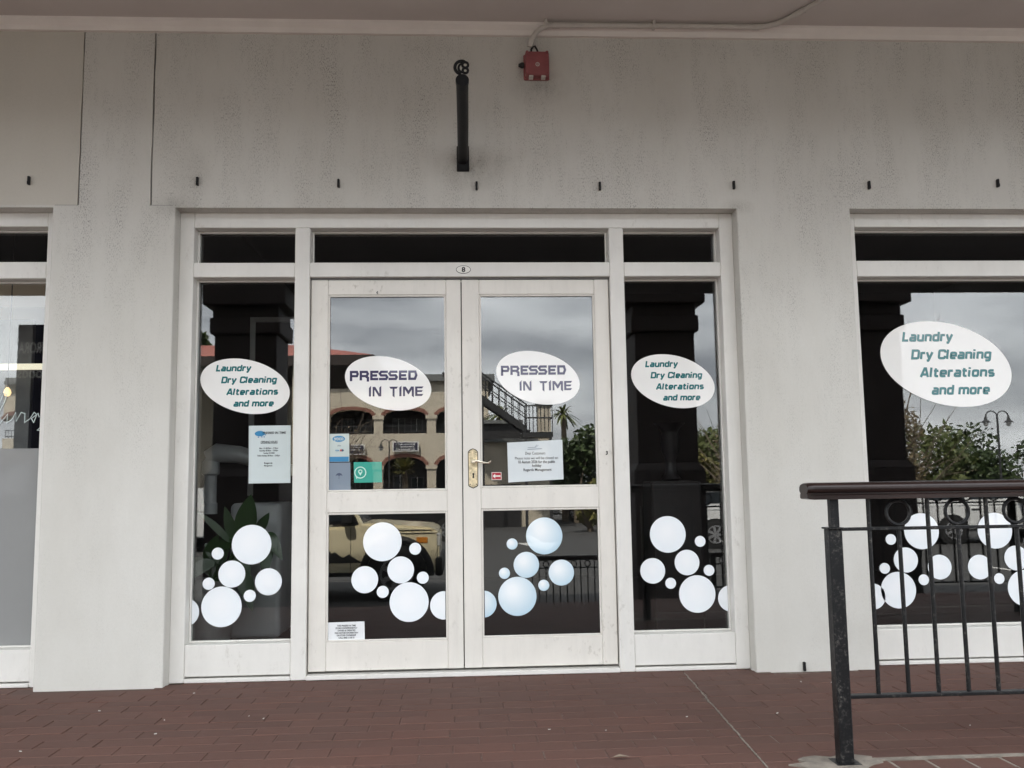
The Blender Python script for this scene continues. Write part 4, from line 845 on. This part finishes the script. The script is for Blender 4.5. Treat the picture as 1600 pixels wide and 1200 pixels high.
    for u in ((.285, .60) if boxy else (.37, .64)): B(X(u)-.004, X(u)+.004, yn-.01, yn+.0012, Z(.24), Z(.62)).build('door_seam', 'car_trim', t)
    B(*sorted((X(.24), X(.74))), yn-.02, yn+.012, Z(.205), Z(.24), bev=.005).build('sill_strip', 'car_trim', t)
    return t
t = car('off_roader', 'boxy cream off-roader with black roof, mirrored in the left door', 'car', -3.50, -.29, -8.2, ROAD, 1.62, 'car_cream', boxy=True, roofm='car_black')
mb = MB(); pk = [(-2.05, 0), (-1.95, .10), (-1.90, .07), (-1.80, .17), (-1.74, .11), (-1.70, .13), (-1.60, .06), (-1.52, .10), (-1.40, .03), (-1.30, 0)]
pk = [(x*1.065 + .02, -.04 + z*1.2) for x, z in pk]
for (x0, z0), (x1, z1) in zip(pk, pk[1:]): mb.face([(x0, -8.196, -.10), (x1, -8.196, -.10), (x1, -8.196, z1-.06), (x0, -8.196, z0-.06)])
mb.build('mountain_decal', 'car_trim', t)
mb = MB(); mb.tube([(-1.42, -8.24, .40), (-1.62, -8.28, .80)], .035, 8); mb.build('windscreen_post', 'car_cream', t)
B(-1.30, -.42, -8.206, -8.19, .335, .345).build('bonnet_seam', 'car_trim', t); B(-1.0, -.36, -8.22, -8.185, .30, .315, bev=.004).build('body_crease', 'car_cream', t)
for wx in (-3.50 + .19*3.21, -3.50 + .80*3.21):
    mb = MB(); mb.tube([(wx + .47*math.cos(R(a)), -8.185, ROAD + .37 + .47*math.sin(R(a))) for a in range(-5, 190, 15)], .05, 8); mb.build('wheel_flare', 'car_trim', t, smooth=True)
for k, u in enumerate((-.45,)): B(-.66, -.50, -8.205, -8.192, .16, .24, bev=.004).build('indicator', 'lamp_amber', t)
car('white_van', 'white boxy van mirrored low in the left side window beside the plant', 'van', -10.9, -6.52, -19, ROAD, 1.62, 'car_white', boxy=True, face=-1, wins=[[(.13, .68), (.14, .92), (.33, .92), (.33, .68)], [(.36, .68), (.36, .92), (.50, .92), (.585, .69)]])
car('white_car', 'white hatchback across the car park, mirrored in the right side window', 'car', 5.2, 9.6, -17, ROAD, 1.44, 'car_white', boxy=True, wins=[[(.06, .74), (.08, .93), (.27, .93), (.27, .74)], [(.30, .74), (.30, .93), (.50, .93), (.57, .75)]])
car('white_car', 'white family car mirrored in the right window behind the bubbles', 'car', 11.05, 15.5, -17, ROAD, 1.44, 'car_white', boxy=True, wins=[[(.06, .74), (.08, .93), (.27, .93), (.27, .74)], [(.30, .74), (.30, .93), (.50, .93), (.57, .75)]])
car('white_car', 'small white car far across the car park, mirrored in the right door', 'car', 1.6, 5.6, -35, ROAD, 1.45, 'car_white', face=-1)
car('black_car', 'dark car parked below the arcade, mirrored in the left door', 'car', -3.6, .4, -22, ROAD, 1.5, 'car_black')
car('black_car', 'dark car at the far left of the car park', 'car', -9.0, -4.9, -21, ROAD, 1.5, 'car_black', face=-1)
# road paint
mb = MB()
mb.face([(x, y, ROAD-.004) for x, y in ((1.9, -24), (2.15, -24), (2.15, -20.5), (2.6, -20.5), (2.02, -17.5), (1.45, -20.5), (1.9, -20.5))]); mb.build('arrow_marking', 'road_white', kind='structure')
mb = MB()
for x in (-8, -5.2, 9.3, 12.1): mb.face([(x, -6.9, ROAD-.004), (x+.12, -6.9, ROAD-.004), (x+.12, -11.4, ROAD-.004), (x, -11.4, ROAD-.004)])
mb.build('parking_lines', 'road_white', kind='structure')
# lower railing beside the car park
t = thing('low_railing', 'low black railing by the car park, mirrored in the right door', 'railing', (2.4, -6.5, ROAD))
B(.62, 4.6, -6.55, -6.45, ROAD+.64, ROAD+.70, bev=.012).build('handrail', 'handrail', t)
B(.66, 4.55, -6.515, -6.485, ROAD+.545, ROAD+.56).build('top_bar', 'rail_paint', t); B(.66, 4.55, -6.515, -6.485, ROAD+.06, ROAD+.075).build('bottom_bar', 'rail_paint', t)
x = .75; n = 0
while x < 4.5:
    mb = MB(); mb.tube([(x, -6.5, ROAD+.06), (x, -6.5, ROAD+(.64 if n % 2 == 0 else .55))], .008, 6); mb.build('baluster', 'rail_paint', t)
    if n % 2: mb = MB(); mb.tube([(x + .034*math.cos(a), -6.5, ROAD+.598 + .034*math.sin(a)) for a in [2*math.pi*k/16 for k in range(16)]], .007, 6, closed=True); mb.build('ring', 'rail_paint', t)
    x += .085; n += 1
for x in (.68, 1.72, 3.1, 4.5): B(x-.03, x+.03, -6.53, -6.47, ROAD-.01, ROAD+.64).build('post', 'rail_paint', t)
# sloping stair rail between the pillars on the right
t = thing('stair_rail', 'black sloping stair rail mirrored in the right window', 'railing', (4.6, -3.2, 0))
mb = MB(); mb.tube([(3.75, -2.7, .86), (3.78, -2.75, .80), (4.5, -4.0, .25), (4.52, -4.05, .18)], .02, 8); mb.build('handrail', 'rail_paint', t)
for k in range(6):
    s = k/5; mb = MB(); mb.tube([(3.78+.72*s, -2.75-1.25*s, .80-.55*s), (3.78+.72*s, -2.75-1.25*s, .02-.64*s)], .009, 6); mb.build('baluster', 'rail_paint', t)
# arcaded building
AY = -43.1; BX0, BX1 = -23.0, 1.3; BAY = 2.755
t = thing('arcade_building', 'beige two storey arcade with brick arches mirrored in the left door', 'building', (-9, AY-4, ROAD))
def arcade(z0, zs, za, ztop, name):
    mb = MB(); x = -4.62 - BAY*6
    piers = []
    for k in range(9):
        xa = x + k*BAY; xl, xr = xa - 2.28, xa                       # opening xl..xr
        n = 10
        for q in range(n):
            u0, u1 = q/n, (q+1)/n
            za0 = zs + (za-zs)*math.sqrt(max(0, 1-(2*u0-1)**2)); za1 = zs + (za-zs)*math.sqrt(max(0, 1-(2*u1-1)**2))
            mb.prism([(xl+(xr-xl)*u0, za0), (xl+(xr-xl)*u1, za1), (xl+(xr-xl)*u1, ztop), (xl+(xr-xl)*u0, ztop)], 'y', AY, AY-.5)
        mb.box(xr, xr + BAY - 2.28, AY-.5, AY, z0, ztop)
    mb.build(name, 'beige_wall', t)
    for k in range(9):
        xa = x + k*BAY; tm = MB(); n = 10
        for q in range(n):
            P = []
            for u, o in ((q/n, 0), ((q+1)/n, 0), ((q+1)/n, 1), (q/n, 1)):
                h = math.sqrt(max(0, 1-(2*u-1)**2)); P.append((xa-2.28+2.28*u + (2*u-1)*.10*o, zs + (za-zs)*h + .18*o))
            tm.prism(P, 'y', AY+.05, AY-.1)
        tm.build('brick_arch', 'brick_trim', t)
        B(xa-.06, xa+BAY-2.28+.06, AY-.1, AY+.07, zs-.12, zs+.08).build('pier_cap', 'beige_wall', t)
arcade(ROAD, 2.0, 2.5, 3.72, 'ground_floor_wall'); arcade(3.722, 4.6, 4.98, 6.45, 'upper_floor_wall')
B(BX0, BX1, AY-8, AY-2.2, ROAD, 6.4).build('inner_wall', 'opening_shade', t); B(BX0, BX1, AY-2.3, AY-.45, 3.55, 3.72).build('upper_floor', 'beige_wall', t)
B(BX0-.3, BX1+.4, AY-8.5, AY+.35, 6.45, 6.62).build('gutter', 'gutter', t); B(BX0-.3, BX1+.4, AY-8.5, AY+.25, 6.62, 6.80).build('parapet', 'gutter', t)
for k in range(9):
    xa = -4.62 - BAY*6 + k*BAY
    mb = MB(); mb.box(xa-2.28, xa, AY-.3, AY-.25, 4.12, 4.16); mb.box(xa-2.28, xa, AY-.3, AY-.25, 3.82, 3.85)
    for q in range(15): mb.box(xa-2.28+.15*q, xa-2.26+.15*q, AY-.29, AY-.26, 3.75, 4.12)
    mb.build('balustrade', 'steel_dark', t)
    for u0, u1, zz0, zz1 in ((1.95, 1.25, 3.75, 4.7), (.95, .30, 3.95, 4.65), (1.9, 1.15, ROAD, 1.6), (.95, .25, .3, 1.5)):
        w_ = B(xa-u0, xa-u1, AY-2.2, AY-2.1, zz0, zz1).build('window', 'gutter', t)
        B(xa-u0+.06, xa-u1-.06, AY-2.1, AY-2.09, zz0+.06, zz1-.06).build('pane', 'car_glass', w_); B(xa-(u0+u1)/2-.02, xa-(u0+u1)/2+.02, AY-2.09, AY-2.07, zz0, zz1).build('mullion', 'white_paint' if k % 2 else 'gutter', w_)
for x0, x1, z0, z1, rows in ((-3.63, -2.27, 2.78, 3.30, ('HOTEL & SPA', 'CONFERENCE', 'RECEPTION')), (-6.6, -5.05, 2.65, 3.18, ('TRAVEL', 'OFFICE'))):
    s_ = thing('fascia_sign', 'navy sign board with a white border on the arcade, mirrored in the left door' if x0 > -4 else 'second navy sign board on the arcade, behind the payment sticker', 'sign', ((x0+x1)/2, AY, z0))
    B(x0, x1, AY+.16, AY+.24, z0, z1).build('border', 'white_paint', s_); B(x0+.06, x1-.06, AY+.2, AY+.25, z0+.06, z1-.06).build('board', 'sign_navy', s_)
    for i in range(len(rows)):
        for k in range(9):
            wv = random.uniform(.04, .13); xk = x0 + .2 + (x1-x0-.4)*k/9; B(xk, xk+wv*(x1-x0)/1.4, AY+.25, AY+.26, z1-.18-.13*i, z1-.12-.13*i).build('painted_mark', 'white_paint', s_)
# red roofed pavilion, left
t = thing('red_roof_pavilion', 'low red tiled pavilion roof mirrored in the left door', 'building', (-6, -20, ROAD))
ex0, ex1, ey0, ey1, ez = -11.0, -2.45, -26.5, -20.4, 4.42
mb = MB(); E_ = [(ex0, ey0), (ex1, ey0), (ex1, ey1), (ex0, ey1)]; rg = [(ex0+2.6, (ey0+ey1)/2), (ex1-2.6, (ey0+ey1)/2)]
v = [mb.bm.verts.new((x, y, ez+.18)) for x, y in E_]; r_ = [mb.bm.verts.new((x, y, ez+.95)) for x, y in rg]
for f in ((v[3], v[2], r_[1], r_[0]), (v[0], v[3], r_[0]), (v[2], v[1], r_[1]), (v[1], v[0], r_[0], r_[1]), (v[0], v[1], v[2], v[3])): mb.bm.faces.new(f)
mb.build('roof', 'roof_red', t); B(ex0-.02, ex1+.02, ey0, ey1+.02, ez-.10, ez+.178).build('fascia', 'fascia', t)
for x in (-10.6, -7.4, -4.55): B(x-.15, x+.15, -20.9, -20.6, ROAD, ez-.1).build('post', 'beige_wall', t)
B(ex0+.6, -5.0, -26.2, -25.9, ROAD, ez-.1).build('wall', 'beige_wall', t)
# beige block and steel stair, right
t = thing('stair_block', 'beige low block with a chimney pier mirrored in the right door', 'building', (2, -32, ROAD))
B(.55, 3.42, -34, -30.6, ROAD, 2.62).build('wall', 'beige_wall', t); B(2.95, 3.42, -31.2, -30.5, 2.625, 4.05).build('chimney', 'beige_wall', t); B(2.88, 3.49, -31.3, -30.4, 4.05, 4.2).build('chimney_cap', 'gutter', t)
B(.45, 2.9, -34, -30.4, 2.625, 2.75).build('coping', 'gutter', t); B(.7, 2.2, -30.605, -30.5, ROAD, 1.0).build('garage_opening', 'opening_shade', t); B(-.6, 2.6, -39, -36, 2.0, 3.7).build('rear_wall', 'opening_shade', t); B(-.8, 2.7, -39.2, -35.8, 3.7, 3.85).build('rear_roof', 'gutter', t)
t = thing('steel_staircase', 'dark steel outdoor staircase with railings mirrored in the right door', 'staircase', (1.5, -28.5, ROAD))
p0, p1 = Vector((-.6, -28.6, 5.1)), Vector((2.35, -28.6, 2.95))
for yy in (-28.6, -29.6):
    mb = MB(); a, b = p0.copy(), p1.copy(); a.y = b.y = yy
    mb.hexa([a + Vector((0, -.04, -.14)), a + Vector((0, .04, -.14)), a + Vector((0, .04, .14)), a + Vector((0, -.04, .14))], [b + Vector((0, -.04, -.14)), b + Vector((0, .04, -.14)), b + Vector((0, .04, .14)), b + Vector((0, -.04, .14))]); mb.build('stringer', 'steel_dark', t)
    mb = MB(); mb.tube([a + Vector((0, 0, .95)), b + Vector((0, 0, .95))], .035, 6); mb.tube([a + Vector((0, 0, .55)), b + Vector((0, 0, .55))], .02, 6)
    for k in range(13):
        q = a.lerp(b, k/12); mb.tube([q, q + Vector((0, 0, .95))], .018, 5)
    mb.build('stair_railing', 'steel_dark', t)
for k in range(14):
    q = p0.lerp(p1, k/13); B(q.x-.14, q.x+.14, -29.6, -28.6, q.z-.02, q.z+.02).build('tread', 'steel_dark', t)
B(2.2, 3.3, -29.7, -28.5, 2.70, 2.88).build('landing', 'steel_dark', t)
mb = MB()
for zz in (3.85, 3.4): mb.tube([(2.3, -28.5, zz), (3.28, -28.5, zz)], .03, 6); mb.tube([(3.28, -28.5, zz), (3.28, -29.6, zz)], .03, 6)
for k in range(8): mb.tube([(2.3+.14*k, -28.5, 2.88), (2.3+.14*k, -28.5, 3.85)], .018, 5)
mb.build('landing_railing', 'steel_dark', t)
for x in (2.3, 3.2): B(x-.05, x+.05, -28.6, -28.5, ROAD, 2.7).build('post', 'steel_dark', t)
B(.7, .78, -28.6, -28.5, ROAD, 4.1).build('post', 'steel_dark', t)
# lamp posts
def lamp(x, y, h, label):
    t = thing('street_lamp', label, 'street lamp', (x, y, ROAD), 'double headed street lamps')
    mb = MB(); mb.tube([(x, y, ROAD), (x, y, ROAD+.5), (x, y, ROAD+.55), (x, y, h)], [.06, .06, .035, .03], 8); mb.build('pole', 'steel_dark', t)
    for s in (-1, 1):
        mb = MB(); mb.tube([(x, y, h-.1)] + [(x + s*(.17 - .17*math.cos(a)), y, h + .16*math.sin(a)) for a in [math.pi*k/8 for k in range(9)]], .018, 6); mb.build('arm', 'steel_dark', t)
        hx = x + s*.34
        mb = MB(); mb.lathe([(.03, 0), (.05, -.10), (.13, -.17), (.14, -.18)], hx, y, 14, cz=h); mb.build('lamp_shade', 'steel_dark', t)
        mb = MB(); mb.lathe([(.06, -.17), (.075, -.22), (.05, -.28), (.01, -.30)], hx, y, 12, cz=h); mb.build('lamp_globe', 'globe', t, smooth=True)
lamp(-3.05, -33.5, 2.75, 'double headed black street lamp mirrored in the left door'); lamp(15.6, -21.0, 2.75, 'double headed black street lamp mirrored in the right window')
# hanging board whose reflection shows in the neighbour window
t = thing('hanging_board', 'dark shop board with pale lettering mirrored in the neighbour window', 'sign', (-4.05, -4.4, 1.6))
B(-4.45, -3.55, -4.46, -4.40, 1.35, 2.62).build('board', 'sign_navy', t)
for s, z, w in (('AURORA', 2.33, .34), ('Foods', 2.08, .30)):
    me = text_mesh(s, .16, bold=.003); xs = [q.co.x for q in me.vertices]; k = w/(max(xs)-min(xs))
    for q in me.vertices: q.co.x = -(q.co.x-min(xs))*k
    me.transform(Matrix.Translation((-4.44 + w, -4.396, z))); me.materials.clear(); me.materials.append(M['white_paint'])
    o = bpy.data.objects.new('lettering', me); COL.objects.link(o); o.parent = t; o.matrix_parent_inverse = t.matrix_basis.inverted()
# trees and shrubs
def foliage(name, label, x, y, z0, rx, rz, mat, n, leaf=.16, ry=None, trunk=True, twigs=0, lumps=9, cat='tree', group=None):
    rnd = random.Random(int(x*97) + int(y*31)); t = thing(name, label, cat, (x, y, ROAD), group); ry = ry or rx
    mb = MB(); cs = []
    for k in range(lumps):
        a = rnd.uniform(0, 6.28); e = rnd.uniform(-.7, .95); q = rnd.uniform(.35, .78)
        cs.append((Vector((x + rx*q*math.cos(a)*math.sqrt(1-e*e*.6), y + ry*q*math.sin(a)*math.sqrt(1-e*e*.6), z0 + rz + rz*e*.72)), rnd.uniform(.3, .5)))
    for k in range(n):
        c, r = rnd.choice(cs); d = Vector((rnd.gauss(0, 1), rnd.gauss(0, 1), rnd.gauss(0, 1))).normalized()*(rnd.random()**.45)
        p = c + Vector((d.x*rx*r, d.y*ry*r, d.z*rz*r)); s = leaf*rnd.uniform(.5, 1.3); u = Vector((rnd.gauss(0, 1), rnd.gauss(0, 1), rnd.gauss(0, .7))).normalized(); w = u.cross(Vector((rnd.gauss(0, 1), rnd.gauss(0, 1), rnd.gauss(0, 1)))).normalized()
        mb.face([p-u*s, p+w*s*.45, p+u*s, p-w*s*.45])
    mb.build('crown', mat, t)
    if trunk:
        mb = MB(); mb.tube([(x, y, ROAD), (x+.05, y, (ROAD+z0)/2), (x, y, z0+rz*.5)], [.16, .12, .07], 8)
        for c, r in cs[:5]: mb.tube([(x, y, z0+.1*rz), (x*.5+c.x*.5, y*.5+c.y*.5, c.z*.6+z0*.4), c], [.07, .04, .015], 6)
        mb.build('trunk', 'bark', t)
    if twigs:
        mb = MB()
        for k in range(twigs):
            a = rnd.uniform(0, 6.28); h = rnd.uniform(z0-.3*rz, z0+1.0*rz); p = Vector((x, y, max(h, ROAD+.3))); pts = [p]
            d = Vector((math.cos(a)*rx*.3, math.sin(a)*ry*.3, rz*.2))
            for q in range(4):
                d = d + Vector((rnd.gauss(0, .10*rx), rnd.gauss(0, .10*ry), rnd.gauss(0, .12*rz))); pts.append(pts[-1] + d)
            mb.tube(pts, [.03, .022, .015, .010, .006], 4, caps=False)
        mb.build('twigs', 'bark', t)
G_ = 'trees and bushes across the car park'
for i, (x, y, z0, rx, rz, mt, lab) in enumerate(((4.6, -33, -.6, 1.5, 2.0, 'fol_dark', 'dark bushy tree beside the beige block'), (6.6, -35, -.6, 1.8, 2.0, 'fol_dark', 'broad dark tree right of the palm'), (9.2, -34, -.5, 2.0, 1.9, 'fol_mid', 'green bushy tree behind the right door hinge'),
    (12.3, -36, -.5, 2.3, 2.1, 'fol_mid', 'green round tree mirrored between the right windows'), (15.5, -34, -.6, 2.6, 1.6, 'fol_mid', 'low green tree behind the street lamp'), (19.0, -33, -.6, 3.0, 1.9, 'fol_mid', 'broad green tree at the far right'), (23.5, -34, -.6, 3.0, 2.2, 'fol_dark', 'dark tree past the right end of the window'),
    (4.2, -26, -.6, 1.0, 1.0, 'fol_yellow', 'yellow green shrub in front of the dark trees'), (7.5, -25.5, -.6, 1.1, 1.4, 'fol_yellow', 'yellow green shrub mirrored in the right side window'))):
    foliage('bushy_tree', lab, x, y, z0, rx, rz, mt, 3800, .15, group=G_)
foliage('bare_tree', 'dry twiggy tree mirrored in the right window', 12.2, -20.6, -.3, .95, 1.75, 'fol_dry', 1700, .08, twigs=110, cat='tree'); foliage('bare_tree', 'dry twiggy shrub mirrored in the right side window', 8.0, -22, -.4, .8, 1.5, 'fol_dry', 900, .08, twigs=70)
foliage('bare_tree', 'leafless small tree in front of the arcade', -5.6, -36, 1.2, 1.3, 1.5, 'fol_dry', 120, .08, twigs=80)
foliage('conifer', 'dark conifer above the red roof mirrored in the left side window', -10.9, -30, 4.2, 1.3, 1.6, 'fol_dark', 2500, .2, lumps=7); foliage('bushy_tree', 'green tree mirrored at the left edge of the left side window', -9.0, -17, .2, 1.2, 1.2, 'fol_mid', 2200, .12)
def palm(x, y, h, r, label, kind='palm_tree', nf=34, mat='fol_mid', sag=.5):
    t = thing(kind, label, 'tree', (x, y, ROAD)); mb = MB(); mb.tube([(x, y, ROAD), (x+.05, y, h*.5), (x, y, h)], [.16, .12, .11], 8); mb.build('trunk', 'bark', t)
    mb = MB(); rnd = random.Random(int(x*50))
    for k in range(nf):
        a = rnd.uniform(0, 6.28); e = rnd.uniform(-.3, 1.3); d = Vector((math.cos(a)*math.cos(e), math.sin(a)*math.cos(e), math.sin(e))); side = Vector((-math.sin(a), math.cos(a), 0)); pp = []
        for q in range(6):
            s = q/5; pp.append((Vector((x, y, h)) + d*r*s + Vector((0, 0, -sag*r*s*s)), .07*r*math.sin(math.pi*(.15+.85*s)) + .004))
        for (p, w), (q_, w2) in zip(pp, pp[1:]): mb.face([p-side*w, p+side*w, q_+side*w2, q_-side*w2])
    mb.build('fronds', mat, t)
palm(4.35, -34.5, 4.0, .9, 'palm tree rising above the dark trees'); palm(1.75, -37, 4.2, 1.0, 'palm tree behind the steel staircase')
palm(-2.4, -33.0, 1.6, .68, 'spiky round yucca in front of the arcade', 'yucca', 90, 'fol_yellow', .1)
